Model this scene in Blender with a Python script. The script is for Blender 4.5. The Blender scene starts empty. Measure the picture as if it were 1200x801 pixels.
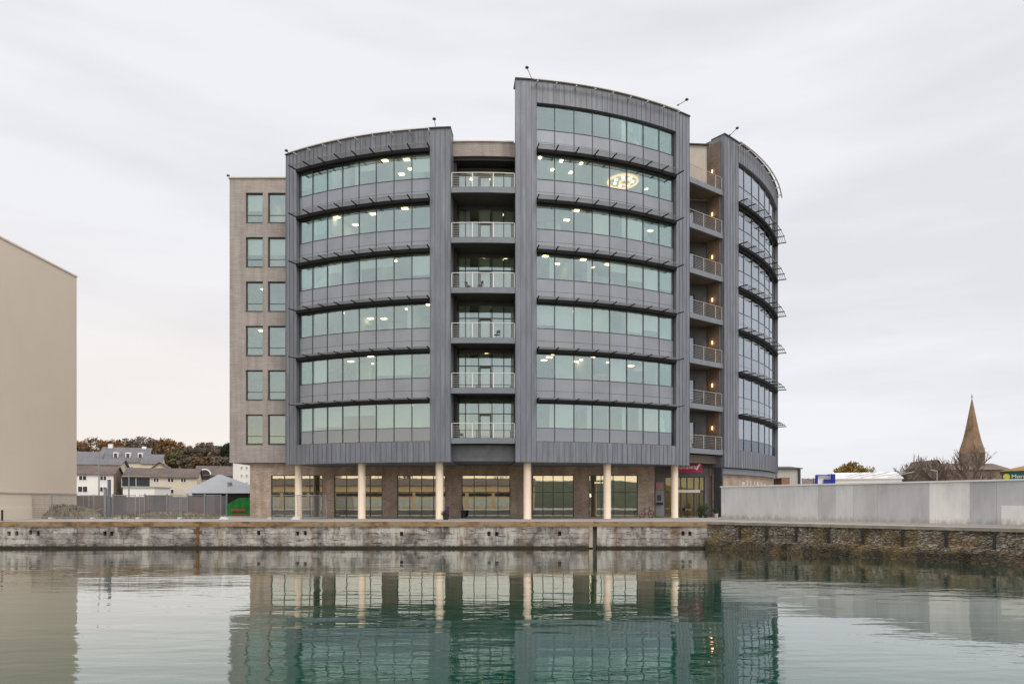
import bpy, bmesh, math, random
from mathutils import Vector, Matrix
rnd = random.Random(7)
R_ = math.radians
scene = bpy.context.scene
COL = scene.collection

# ------------------------------------------------------------------ camera
CAMY, CAMZ, FPX, CX, HY = -55.0, 1.41, 800.0, 600.0, 588.0
cam_d = bpy.data.cameras.new('camera')
cam = bpy.data.objects.new('camera', cam_d); COL.objects.link(cam)
cam.location = (0, CAMY, CAMZ); cam.rotation_euler = (R_(90), 0, 0)
cam_d.sensor_width = 36; cam_d.lens = 24.0
cam_d.shift_y = (HY - 400.5) / 1200.0
cam_d.clip_start = 0.1; cam_d.clip_end = 6000
scene.camera = cam
scene.view_settings.view_transform = 'Standard'
scene.view_settings.look = 'None'
scene.view_settings.exposure = 0.0
scene.view_settings.gamma = 1.0
scene.render.engine = 'CYCLES'
scene.cycles.use_denoising = True
scene.cycles.max_bounces = 8
scene.cycles.transparent_max_bounces = 12
scene.cycles.sample_clamp_indirect = 4.0
scene.cycles.caustics_reflective = False
scene.cycles.caustics_refractive = False

# ------------------------------------------------------------------ sky and sun
SUN_EL, SUN_AZ = 50.0, 150.0          # azimuth clockwise from +Y (into the picture)
world = bpy.data.worlds.new('World'); scene.world = world
world.use_nodes = True
wt = world.node_tree; wt.nodes.clear()
def wn(t, **kw):
    n = wt.nodes.new(t)
    for k, v in kw.items(): setattr(n, k, v)
    return n
wout = wn('ShaderNodeOutputWorld'); wbg = wn('ShaderNodeBackground')
wbg.inputs['Strength'].default_value = 0.1
sky = wn('ShaderNodeTexSky', sky_type='NISHITA', sun_disc=False)
sky.sun_elevation = R_(SUN_EL); sky.sun_rotation = R_(SUN_AZ)
wtc = wn('ShaderNodeTexCoord')
wmap = wn('ShaderNodeMapping'); wmap.inputs['Scale'].default_value = (1.0, 1.0, 5.5)
wmap.inputs['Rotation'].default_value = (0, R_(8), 0)
wt.links.new(wtc.outputs['Generated'], wmap.inputs['Vector'])
wno = wn('ShaderNodeTexNoise'); wno.inputs['Scale'].default_value = 1.7
wno.inputs['Detail'].default_value = 6; wno.inputs['Roughness'].default_value = 0.52
wt.links.new(wmap.outputs[0], wno.inputs['Vector'])
wr = wn('ShaderNodeValToRGB')
wr.color_ramp.elements[0].position = 0.38; wr.color_ramp.elements[0].color = (8.2, 8.2, 8.55, 1)
wr.color_ramp.elements[1].position = 0.60; wr.color_ramp.elements[1].color = (9.3, 9.3, 9.65, 1)
wt.links.new(wno.outputs['Fac'], wr.inputs['Fac'])
wsep = wn('ShaderNodeSeparateXYZ'); wt.links.new(wtc.outputs['Generated'], wsep.inputs[0])
def wmr(sock, a, b, c=0.0, d=1.0):
    m = wn('ShaderNodeMapRange', interpolation_type='SMOOTHSTEP')
    m.inputs['From Min'].default_value = a; m.inputs['From Max'].default_value = b
    m.inputs['To Min'].default_value = c; m.inputs['To Max'].default_value = d
    wt.links.new(sock, m.inputs['Value']); return m.outputs['Result']
def wmath(op, a, b):
    m = wn('ShaderNodeMath', operation=op)
    for i, s in enumerate((a, b)):
        if isinstance(s, float): m.inputs[i].default_value = s
        else: wt.links.new(s, m.inputs[i])
    return m.outputs[0]
def wmix(f, a, b):
    m = wn('ShaderNodeMix', data_type='RGBA')
    if isinstance(f, float): m.inputs['Factor'].default_value = f
    else: wt.links.new(f, m.inputs['Factor'])
    for s, i in ((a, 6), (b, 7)):
        if isinstance(s, tuple): m.inputs[i].default_value = s
        else: wt.links.new(s, m.inputs[i])
    return m.outputs[2]
c1 = wmix(0.93, sky.outputs['Color'], wr.outputs['Color'])
# pale warm band low over the land on the left
fl = wmath('MULTIPLY', wmr(wsep.outputs['Z'], 0.40, 0.02), wmr(wsep.outputs['X'], 0.35, -0.35))
c2 = wmix(wmath('MULTIPLY', fl, 0.85), c1, (9.5, 8.75, 8.15, 1))
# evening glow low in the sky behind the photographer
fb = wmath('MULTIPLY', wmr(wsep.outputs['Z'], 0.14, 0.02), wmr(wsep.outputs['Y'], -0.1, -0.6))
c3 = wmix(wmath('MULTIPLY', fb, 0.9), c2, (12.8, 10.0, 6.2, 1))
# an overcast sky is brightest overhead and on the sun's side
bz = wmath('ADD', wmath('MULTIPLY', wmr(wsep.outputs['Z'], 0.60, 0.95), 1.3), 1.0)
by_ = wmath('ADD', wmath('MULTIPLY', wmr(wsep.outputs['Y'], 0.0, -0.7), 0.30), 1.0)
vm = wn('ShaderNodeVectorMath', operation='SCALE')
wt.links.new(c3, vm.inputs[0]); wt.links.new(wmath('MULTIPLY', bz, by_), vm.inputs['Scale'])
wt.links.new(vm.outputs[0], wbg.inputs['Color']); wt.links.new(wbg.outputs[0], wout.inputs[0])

sun_d = bpy.data.lights.new('sun', 'SUN'); sun_d.energy = 1.1; sun_d.angle = R_(20)
sun_d.color = (1.0, 0.92, 0.82)
sun = bpy.data.objects.new('sun', sun_d); COL.objects.link(sun)
az = R_(SUN_AZ); el = R_(SUN_EL)
sdir = Vector((math.sin(az) * math.cos(el), math.cos(az) * math.cos(el), math.sin(el)))
sun.rotation_euler = sdir.to_track_quat('Z', 'Y').to_euler()
sun.location = (40, -80, 60)

# ------------------------------------------------------------------ helpers
def P(px, py, D):
    """point seen at pixel (px,py) of the photograph, D metres in front of the viewpoint"""
    return Vector(((px - CX) / FPX * D, CAMY + D, CAMZ + (HY - py) * D / FPX))
PIV = [None, 0.0]                                # pivot pixel and turn of the house being set out
def X(px, D):
    k = (px - CX) / FPX
    if PIV[0] is None: return k * D
    kp = (PIV[0] - CX) / FPX; a = R_(abs(PIV[1])); sg = 1 if PIV[1] < 0 else -1
    # point at distance u along the turned front: (kp D + sg u cos a, D - u sin a)
    u = (k - kp) * D / (sg * math.cos(a) + k * math.sin(a))
    return kp * D + sg * u
def Z(py, D): return CAMZ + (HY - py) * D / FPX
def Y(D): return CAMY + D

def tag(o, label=None, cat=None, group=None, kind=None):
    if label: o['label'] = label
    if cat: o['category'] = cat
    if group: o['group'] = group
    if kind: o['kind'] = kind
    return o
def thing(name, label, cat, loc=(0, 0, 0), rz=0.0, group=None):
    o = bpy.data.objects.new(name, None); COL.objects.link(o)
    o.location = loc; o.rotation_euler = (0, 0, rz); o.empty_display_size = 0.3
    return tag(o, label, cat, group)
def copy_tree(o, parent=None):
    c = o.copy(); COL.objects.link(c)
    if parent: c.parent = parent
    for ch in list(o.children): copy_tree(ch, c)
    return c
def wloc(o):
    v = Vector((0, 0, 0))
    while o is not None:
        v = v + Vector(o.location); o = o.parent
    return v

class MB:
    def __init__(s): s.v = []; s.f = []; s.m = []; s.mi = 0
    def face(s, pts):
        i = len(s.v); s.v += [Vector(p) for p in pts]
        s.f.append(tuple(range(i, i + len(pts)))); s.m.append(s.mi)
    def hexa(s, c):
        # c: 8 corners, bottom ring 0-3 (ccw from above), top ring 4-7
        i = len(s.v); s.v += [Vector(p) for p in c]
        for q in ((3, 2, 1, 0), (4, 5, 6, 7), (0, 1, 5, 4), (1, 2, 6, 5), (2, 3, 7, 6), (3, 0, 4, 7)):
            s.f.append(tuple(i + k for k in q)); s.m.append(s.mi)
    def box(s, x0, x1, y0, y1, z0, z1):
        s.hexa([(x0, y0, z0), (x1, y0, z0), (x1, y1, z0), (x0, y1, z0),
                (x0, y0, z1), (x1, y0, z1), (x1, y1, z1), (x0, y1, z1)])
    def bar(s, a, b, w, h, up=(0, 0, 1)):
        a = Vector(a); b = Vector(b); d = (b - a)
        if d.length < 1e-6: return
        d.normalize(); u = Vector(up)
        if abs(d.dot(u)) > 0.95: u = Vector((0, 1, 0))
        r = d.cross(u).normalized(); u = r.cross(d).normalized()
        r = r * w / 2; u = u * h / 2
        s.hexa([a - r - u, a + r - u, b + r - u, b - r - u, a - r + u, a + r + u, b + r + u, b - r + u])
    def tube(s, pts, rad, n=8, cap=True):
        pts = [Vector(p) for p in pts]
        rads = rad if isinstance(rad, (list, tuple)) else [rad] * len(pts)
        rings = []
        for k, p in enumerate(pts):
            d = (pts[min(k + 1, len(pts) - 1)] - pts[max(k - 1, 0)])
            d.normalize()
            u = Vector((0, 0, 1)) if abs(d.z) < 0.9 else Vector((1, 0, 0))
            r = d.cross(u).normalized(); u = r.cross(d).normalized()
            i = len(s.v)
            for j in range(n):
                a = 2 * math.pi * j / n
                s.v.append(p + (r * math.cos(a) + u * math.sin(a)) * rads[k])
            rings.append(i)
        for k in range(len(rings) - 1):
            for j in range(n):
                j2 = (j + 1) % n
                s.f.append((rings[k] + j, rings[k + 1] + j, rings[k + 1] + j2, rings[k] + j2)[::-1]); s.m.append(s.mi)
        if cap:
            s.f.append(tuple(rings[0] + j for j in range(n))[::-1]); s.m.append(s.mi)
            s.f.append(tuple(rings[-1] + j for j in range(n))); s.m.append(s.mi)
    def prism(s, poly, z0, z1):
        n = len(poly); i = len(s.v)
        s.v += [Vector((p[0], p[1], z0)) for p in poly] + [Vector((p[0], p[1], z1)) for p in poly]
        s.f.append(tuple(range(i, i + n))[::-1]); s.m.append(s.mi)
        s.f.append(tuple(range(i + n, i + 2 * n))); s.m.append(s.mi)
        for k in range(n):
            k2 = (k + 1) % n
            s.f.append((i + k, i + k2, i + n + k2, i + n + k)); s.m.append(s.mi)
    def lathe(s, c, prof, n=12, sq=False):
        c = Vector(c); rings = []
        for (r, z) in prof:
            i = len(s.v); rings.append(i)
            for j in range(n):
                a = 2 * math.pi * (j + 0.5) / n
                s.v.append(c + Vector((r * math.cos(a), r * math.sin(a), z)))
        for k in range(len(rings) - 1):
            for j in range(n):
                j2 = (j + 1) % n
                s.f.append((rings[k] + j, rings[k] + j2, rings[k + 1] + j2, rings[k + 1] + j)); s.m.append(s.mi)
        s.f.append(tuple(rings[0] + j for j in range(n))[::-1]); s.m.append(s.mi)
        s.f.append(tuple(rings[-1] + j for j in range(n))); s.m.append(s.mi)
    def arcbox(s, t0, t1, r0, r1, z0, z1, step=1.2):
        n = max(1, int(math.ceil(abs(math.degrees(t1 - t0)) / step)))
        i = len(s.v)
        for k in range(n + 1):
            t = t0 + (t1 - t0) * k / n
            for r in (r0, r1):
                q = AP(t, r)
                s.v.append(Vector((q[0], q[1], z0))); s.v.append(Vector((q[0], q[1], z1)))
        # per station: 0 inner-bottom 1 inner-top 2 outer-bottom 3 outer-top
        F = []
        for k in range(n):
            a = i + 4 * k; b = a + 4
            F += [(a + 2, b + 2, b + 3, a + 3), (b, a, a + 1, b + 1), (a + 3, b + 3, b + 1, a + 1), (a, b, b + 2, a + 2)]
        e = i + 4 * n
        F += [(i, i + 2, i + 3, i + 1), (e + 2, e, e + 1, e + 3)]
        s.f += F; s.m += [s.mi] * len(F)
    def wall(s, o, d, u0, u1, z0, z1, thick, holes=()):
        """flat wall from o along unit d; faces at depth 0 and thick (into n); holes = (ua,ub,za,zb)"""
        o = Vector((o[0], o[1])); d = Vector((d[0], d[1])); n = Vector((-d.y, d.x))
        us = sorted({u0, u1, *[h[0] for h in holes], *[h[1] for h in holes]})
        zs = sorted({z0, z1, *[h[2] for h in holes], *[h[3] for h in holes]})
        us = [u for u in us if u0 - 1e-6 <= u <= u1 + 1e-6]; zs = [z for z in zs if z0 - 1e-6 <= z <= z1 + 1e-6]
        def pt(u, dd, z):
            q = o + d * u + n * dd
            return (q.x, q.y, z)
        def solid(a, b):
            if a < 0 or b < 0 or a >= len(us) - 1 or b >= len(zs) - 1: return False
            um = (us[a] + us[a + 1]) / 2; zm = (zs[b] + zs[b + 1]) / 2
            return not any(h[0] < um < h[1] and h[2] < zm < h[3] for h in holes)
        for a in range(len(us) - 1):
            for b in range(len(zs) - 1):
                if not solid(a, b): continue
                ua, ub, za, zb = us[a], us[a + 1], zs[b], zs[b + 1]
                s.face([pt(ua, 0, za), pt(ub, 0, za), pt(ub, 0, zb), pt(ua, 0, zb)])
                s.face([pt(ub, thick, za), pt(ua, thick, za), pt(ua, thick, zb), pt(ub, thick, zb)])
                if not solid(a - 1, b): s.face([pt(ua, thick, za), pt(ua, 0, za), pt(ua, 0, zb), pt(ua, thick, zb)])
                if not solid(a + 1, b): s.face([pt(ub, 0, za), pt(ub, thick, za), pt(ub, thick, zb), pt(ub, 0, zb)])
                if not solid(a, b - 1): s.face([pt(ua, thick, za), pt(ub, thick, za), pt(ub, 0, za), pt(ua, 0, za)])
                if not solid(a, b + 1): s.face([pt(ua, 0, zb), pt(ub, 0, zb), pt(ub, thick, zb), pt(ua, thick, zb)])
    def build(s, name, mats, parent=None, origin=None, smooth=False):
        if not isinstance(mats, (list, tuple)): mats = [mats]
        off = wloc(parent) if parent is not None else (Vector(origin) if origin is not None else Vector((0, 0, 0)))
        me = bpy.data.meshes.new(name)
        me.from_pydata([v - off for v in s.v], [], s.f)
        for m in mats: me.materials.append(m)
        if len(mats) > 1: me.polygons.foreach_set('material_index', s.m)
        uvl = me.uv_layers.new(name='UVMap')
        for p in me.polygons:
            nn = p.normal
            if abs(nn.z) > 0.8:
                for li in p.loop_indices:
                    q = s.v[me.loops[li].vertex_index]; uvl.data[li].uv = (q.x, q.y)
            else:
                t = Vector((-nn.y, nn.x, 0)).normalized()
                for li in p.loop_indices:
                    q = s.v[me.loops[li].vertex_index]; uvl.data[li].uv = (q.dot(t), q.z)
        if smooth:
            me.polygons.foreach_set('use_smooth', [True] * len(me.polygons))
        me.update()
        o = bpy.data.objects.new(name, me); COL.objects.link(o)
        if parent is not None: o.parent = parent
        elif origin is not None: o.location = off
        return o

# ------------------------------------------------------------------ materials
def nmat(name):
    m = bpy.data.materials.new(name); m.use_nodes = True
    nt = m.node_tree; nt.nodes.clear()
    out = nt.nodes.new('ShaderNodeOutputMaterial')
    return m, nt, out
def N(nt, t, **kw):
    n = nt.nodes.new(t)
    for k, v in kw.items(): setattr(n, k, v)
    return n
def rgba(c): return (c[0], c[1], c[2], 1)
def ramp(nt, sock, stops):
    r = N(nt, 'ShaderNodeValToRGB')
    while len(r.color_ramp.elements) < len(stops): r.color_ramp.elements.new(0.5)
    for e, (p, c) in zip(r.color_ramp.elements, stops): e.position = p; e.color = rgba(c) if len(c) == 3 else c
    nt.links.new(sock, r.inputs['Fac']); return r.outputs['Color']
def mixc(nt, f, a, b, blend='MIX'):
    m = N(nt, 'ShaderNodeMix', data_type='RGBA', blend_type=blend)
    for s, i in ((f, 0), (a, 6), (b, 7)):
        if isinstance(s, (float, int)): m.inputs[i].default_value = s
        elif isinstance(s, tuple): m.inputs[i].default_value = rgba(s)
        else: nt.links.new(s, m.inputs[i])
    return m.outputs[2]
def coords(nt, kind='Object', scale=(1, 1, 1)):
    tc = N(nt, 'ShaderNodeTexCoord'); mp = N(nt, 'ShaderNodeMapping')
    mp.inputs['Scale'].default_value = scale
    nt.links.new(tc.outputs[kind], mp.inputs['Vector']); return mp.outputs[0]
def noise(nt, vec, scale, detail=4, rough=0.55, dist=0.0):
    n = N(nt, 'ShaderNodeTexNoise'); n.inputs['Scale'].default_value = scale
    n.inputs['Detail'].default_value = detail; n.inputs['Roughness'].default_value = rough
    n.inputs['Distortion'].default_value = dist
    nt.links.new(vec, n.inputs['Vector']); return n.outputs['Fac']
def bump(nt, h, strength, dist=0.02):
    b = N(nt, 'ShaderNodeBump'); b.inputs['Strength'].default_value = strength; b.inputs['Distance'].default_value = dist
    nt.links.new(h, b.inputs['Height']); return b.outputs[0]
def finish(nt, out, color, rough=0.7, metal=0.0, normal=None, spec=0.4):
    p = N(nt, 'ShaderNodeBsdfPrincipled')
    if isinstance(color, tuple): p.inputs['Base Color'].default_value = rgba(color)
    else: nt.links.new(color, p.inputs['Base Color'])
    if isinstance(rough, float): p.inputs['Roughness'].default_value = rough
    else: nt.links.new(rough, p.inputs['Roughness'])
    p.inputs['Metallic'].default_value = metal
    p.inputs['Specular IOR Level'].default_value = spec
    if normal is not None: nt.links.new(normal, p.inputs['Normal'])
    nt.links.new(p.outputs[0], out.inputs['Surface']); return p
def plain(name, c, rough=0.6, metal=0.0, var=0.18, scale=1.5, stretch=(1, 1, 1), bmp=0.0, spec=0.4):
    m, nt, out = nmat(name)
    v = coords(nt, 'Object', stretch)
    f = noise(nt, v, scale, 5, 0.6)
    lo = tuple(x * (1 - var) for x in c); hi = tuple(min(1, x * (1 + var)) for x in c)
    col = ramp(nt, f, [(0.3, lo), (0.7, hi)])
    nm = bump(nt, noise(nt, v, scale * 12, 3), bmp) if bmp else None
    finish(nt, out, col, rough, metal, nm, spec); return m
def emit(name, c, s):
    m, nt, out = nmat(name)
    e = N(nt, 'ShaderNodeEmission'); e.inputs[0].default_value = rgba(c); e.inputs[1].default_value = s
    nt.links.new(e.outputs[0], out.inputs[0]); return m
def brick(name, c1, c2, mortar, bw, bh, ms=0.012, rough=0.85, var=(0.75, 1.2), vs=0.6, squash=1.0, bs=0.5, offset=0.5):
    m, nt, out = nmat(name)
    tc = N(nt, 'ShaderNodeTexCoord')
    b = N(nt, 'ShaderNodeTexBrick'); b.offset = offset
    b.inputs['Color1'].default_value = rgba(c1); b.inputs['Color2'].default_value = rgba(c2); b.inputs['Mortar'].default_value = rgba(mortar)
    b.inputs['Scale'].default_value = 1.0; b.inputs['Mortar Size'].default_value = ms
    b.inputs['Brick Width'].default_value = bw; b.inputs['Row Height'].default_value = bh
    b.inputs['Bias'].default_value = 0.0
    nt.links.new(tc.outputs['UV'], b.inputs['Vector'])
    v = coords(nt, 'Object')
    f = noise(nt, v, vs, 6, 0.65)
    g = ramp(nt, f, [(0.3, (var[0],) * 3), (0.7, (var[1],) * 3)])
    col = mixc(nt, 1.0, b.outputs['Color'], g, 'MULTIPLY')
    st = ramp(nt, noise(nt, coords(nt, 'Object', (2.2, 2.2, 0.18)), 1.0, 4), [(0.35, (0.84,) * 3), (0.6, (1.04,) * 3)])
    col = mixc(nt, 1.0, col, st, 'MULTIPLY')
    inv = N(nt, 'ShaderNodeMath', operation='SUBTRACT'); inv.inputs[0].default_value = 1.0
    nt.links.new(b.outputs['Fac'], inv.inputs[1])
    finish(nt, out, col, rough, 0, bump(nt, inv.outputs[0], bs, 0.01)); return m
def glass(name, trans, refl, base=0.32, gain=0.6, wob=0.004):
    m, nt, out = nmat(name)
    tr = N(nt, 'ShaderNodeBsdfTransparent'); tr.inputs[0].default_value = rgba(trans)
    gl = N(nt, 'ShaderNodeBsdfGlossy'); gl.inputs['Color'].default_value = rgba(refl); gl.inputs['Roughness'].default_value = 0.012
    if wob: nt.links.new(bump(nt, noise(nt, coords(nt, 'Object'), 0.9, 2), 1.0, wob), gl.inputs['Normal'])
    fr = N(nt, 'ShaderNodeFresnel'); fr.inputs[0].default_value = 1.5
    mr = N(nt, 'ShaderNodeMapRange'); mr.inputs['To Min'].default_value = base; mr.inputs['To Max'].default_value = base + gain
    nt.links.new(fr.outputs[0], mr.inputs['Value'])
    mx = N(nt, 'ShaderNodeMixShader'); nt.links.new(mr.outputs[0], mx.inputs[0])
    nt.links.new(tr.outputs[0], mx.inputs[1]); nt.links.new(gl.outputs[0], mx.inputs[2])
    nt.links.new(mx.outputs[0], out.inputs[0]); return m

def zinc_mat(name, c):
    m, nt, out = nmat(name)
    f = noise(nt, coords(nt, 'Object', (1.3, 1.3, 0.22)), 1.6, 6, 0.6)
    c1 = ramp(nt, f, [(0.3, tuple(x * 0.80 for x in c)), (0.5, c), (0.72, tuple(x * 1.22 for x in c))])
    st = noise(nt, coords(nt, 'Object', (5.5, 5.5, 0.12)), 1.0, 4, 0.6)
    c2 = mixc(nt, 1.0, c1, ramp(nt, st, [(0.36, (0.83, 0.825, 0.82)), (0.56, (1.0, 1.0, 1.0)), (0.75, (1.08, 1.07, 1.06))]), 'MULTIPLY')
    b = bump(nt, noise(nt, coords(nt, 'Object', (1, 1, 0.4)), 2.2, 2), 0.25, 0.02)
    finish(nt, out, c2, 0.46, 0.25, b, 0.4); return m
M = {}
M['zinc'] = zinc_mat('standing seam zinc', (0.200, 0.213, 0.245))
M['zinc_seam'] = plain('zinc seam', (0.165, 0.17, 0.185), 0.5, 0.3)
M['spandrel'] = plain('grey spandrel panel', (0.275, 0.292, 0.322), 0.36, 0.5, 0.10, 0.5)
M['frame'] = plain('dark grey frame', (0.07, 0.075, 0.08), 0.45, 0.3)
M['shade'] = plain('dark shade metal', (0.012, 0.012, 0.013), 0.7, 0.0, spec=0.2)
M['coping'] = plain('dark coping', (0.05, 0.052, 0.055), 0.5, 0.3)
M['white'] = plain('off white metal', (0.75, 0.74, 0.72), 0.45, 0.0, 0.06)
M['steel'] = plain('brushed steel', (0.62, 0.62, 0.60), 0.4, 0.3, 0.08)
M['rail_dull'] = plain('dull steel rail', (0.42, 0.41, 0.39), 0.5, 0.2)
M['galv'] = plain('galvanised steel', (0.32, 0.33, 0.34), 0.5, 0.4, 0.15)
M['glass'] = glass('blue green glass', (0.88, 0.94, 0.91), (0.80, 0.92, 0.91), 0.19, 0.62, 0.0012)
M['glass_low'] = glass('low pane glass', (0.45, 0.50, 0.53), (0.62, 0.68, 0.76), 0.28, 0.5, 0.0015)
M['glass_door'] = glass('door glass', (0.80, 0.84, 0.80), (0.8, 0.85, 0.85), 0.06, 0.5, 0.001)
M['blade'] = plain('grey louvre blade', (0.20, 0.20, 0.21), 0.5, 0.2)
M['glass_shop'] = glass('shop glass', (0.55, 0.60, 0.52), (0.95, 0.94, 0.86), 0.50, 0.45, 0.0006)
M['glass_side'] = glass('side glass', (0.62, 0.72, 0.76), (0.88, 0.94, 1.0), 0.42, 0.55, 0.0015)
M['blind'] = plain('pale roller blind', (0.86, 0.90, 0.88), 0.8, 0, 0.04)
M['ceil'] = plain('white ceiling', (0.62, 0.66, 0.63), 0.8, 0, 0.04)
M['part_dark'] = plain('dark office partition', (0.10, 0.12, 0.12), 0.8)
M['part_mid'] = plain('grey green partition', (0.30, 0.34, 0.31), 0.8)
M['part_warm'] = plain('timber partition', (0.36, 0.28, 0.17), 0.8)
M['inwall'] = plain('office wall', (0.58, 0.62, 0.58), 0.8, 0, 0.2, 0.25)
M['carpet'] = plain('office carpet', (0.10, 0.11, 0.12), 0.9, 0, 0.1)
M['soffit'] = plain('brown balcony soffit', (0.16, 0.13, 0.11), 0.7, 0, 0.1)
M['slab'] = plain('blue grey fascia', (0.20, 0.22, 0.245), 0.5, 0.2, 0.1)
M['black'] = plain('near black panel', (0.02, 0.02, 0.022), 0.5)
M['brick'] = brick('brown brick', (0.36, 0.24, 0.175), (0.52, 0.39, 0.30), (0.43, 0.38, 0.32), 0.225, 0.075, 0.011, 0.9, (0.72, 1.22), 0.8)
M['block'] = brick('pale masonry', (0.43, 0.38, 0.35), (0.365, 0.325, 0.305), (0.28, 0.26, 0.24), 0.60, 0.15, 0.012, 0.85, (0.84, 1.12), 0.35, bs=0.3)
M['buff'] = plain('buff render', (0.50, 0.46, 0.41), 0.85, 0, 0.08)
M['column'] = plain('cream column', (0.80, 0.66, 0.50), 0.6, 0, 0.07, 1.2, (1, 1, 0.4))
M['light'] = emit('ceiling light panel', (1.0, 0.70, 0.34), 10.0)
M['light_spot'] = emit('spot lamp', (1.0, 0.84, 0.52), 14.0)
M['light_ring'] = emit('ring lamp', (1.0, 0.56, 0.22), 1.7)
M['light_wall'] = emit('wall lamp glow', (1.0, 0.58, 0.24), 3.5)

# ------------------------------------------------------------------ the plan circle of the building
CC = (-2.9, 34.0); RR = 34.0
CMAIN, CRIGHT = (-2.9, 34.0), (-1.39, 35.1)
CUR = [CMAIN]                                    # centre of the arc being built
def AP(t, r=RR, c=None):
    c = c or CUR[0]
    return (c[0] + r * math.sin(t), c[1] - r * math.cos(t))
def TH(px, r=RR):
    lo, hi = -1.45, 1.17
    def f(t):
        x, y = AP(t, r); return CX + FPX * x / (y - CAMY)
    for _ in range(60):
        mid = (lo + hi) / 2
        if f(mid) < px: lo = mid
        else: hi = mid
    return (lo + hi) / 2
PITCH, HEAD1, SILL1 = 4.05, 9.47, 7.44
GR = 33.72                                       # radius of the glass line
SOF = 4.66                                       # soffit level of the drums
def head(k): return HEAD1 + PITCH * (k - 1)      # k = 1..7
def sill(k): return SILL1 + PITCH * (k - 1)

bld = thing('office_building', 'grey zinc clad office block with three curved glazed drums on cream columns', 'office building', (-2.9, 7.0, 0))

BAYS = {
    'left':  dict(f0=335, f1=528, panes=[350.7, 366.5, 383.7, 401.5, 420.8, 440.8, 461.7, 482.7, 504.6], rows=6, top=31.55),
    'mid':   dict(f0=604, f1=808, panes=[628.3, 650, 672.7, 694.2, 714.5, 734.6, 753.8, 772.4, 789.4], rows=7, top=35.55),
    'right': dict(f0=848.5, f1=913.5, panes=[865.3, 874.8, 884, 892.5, 900, 905.2, 909], rows=7, top=35.55),
}
for bn_, b in BAYS.items():
    CUR[0] = CRIGHT if bn_ == 'right' else CMAIN
    b['t0'] = TH(b['f0']); b['pt'] = [TH(p, RR if bn_ == 'right' else GR) for p in b['panes']]
CUR[0] = CMAIN
BAYS['left']['t1'] = TH(528); BAYS['mid']['t1'] = TH(808)
# the right drum runs on past its visible edge
pr = BAYS['right']; dlast = 0.058
pr['pt'] = pr['pt'][:4]
while pr['pt'][-1] < 1.12: pr['pt'].append(pr['pt'][-1] + dlast)
pr['t1'] = pr['pt'][-1] + 0.035
LB, MBY, RB = BAYS['left'], BAYS['mid'], BAYS['right']

light_spec = {  # (bay, row): list of (pane index + fraction, radius)
}
def seams(mb, t0, t1, r, z0, z1, gap=0.47):
    n = max(1, int(round((t1 - t0) * r / gap)))
    for k in range(n + 1):
        t = t0 + (t1 - t0) * k / n
        t = min(max(t, t0 + 0.0006), t1 - 0.0006)
        mb.arcbox(t - 0.0004, t + 0.0004, r - 0.01, r + 0.028, z0, z1, 5)

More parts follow.
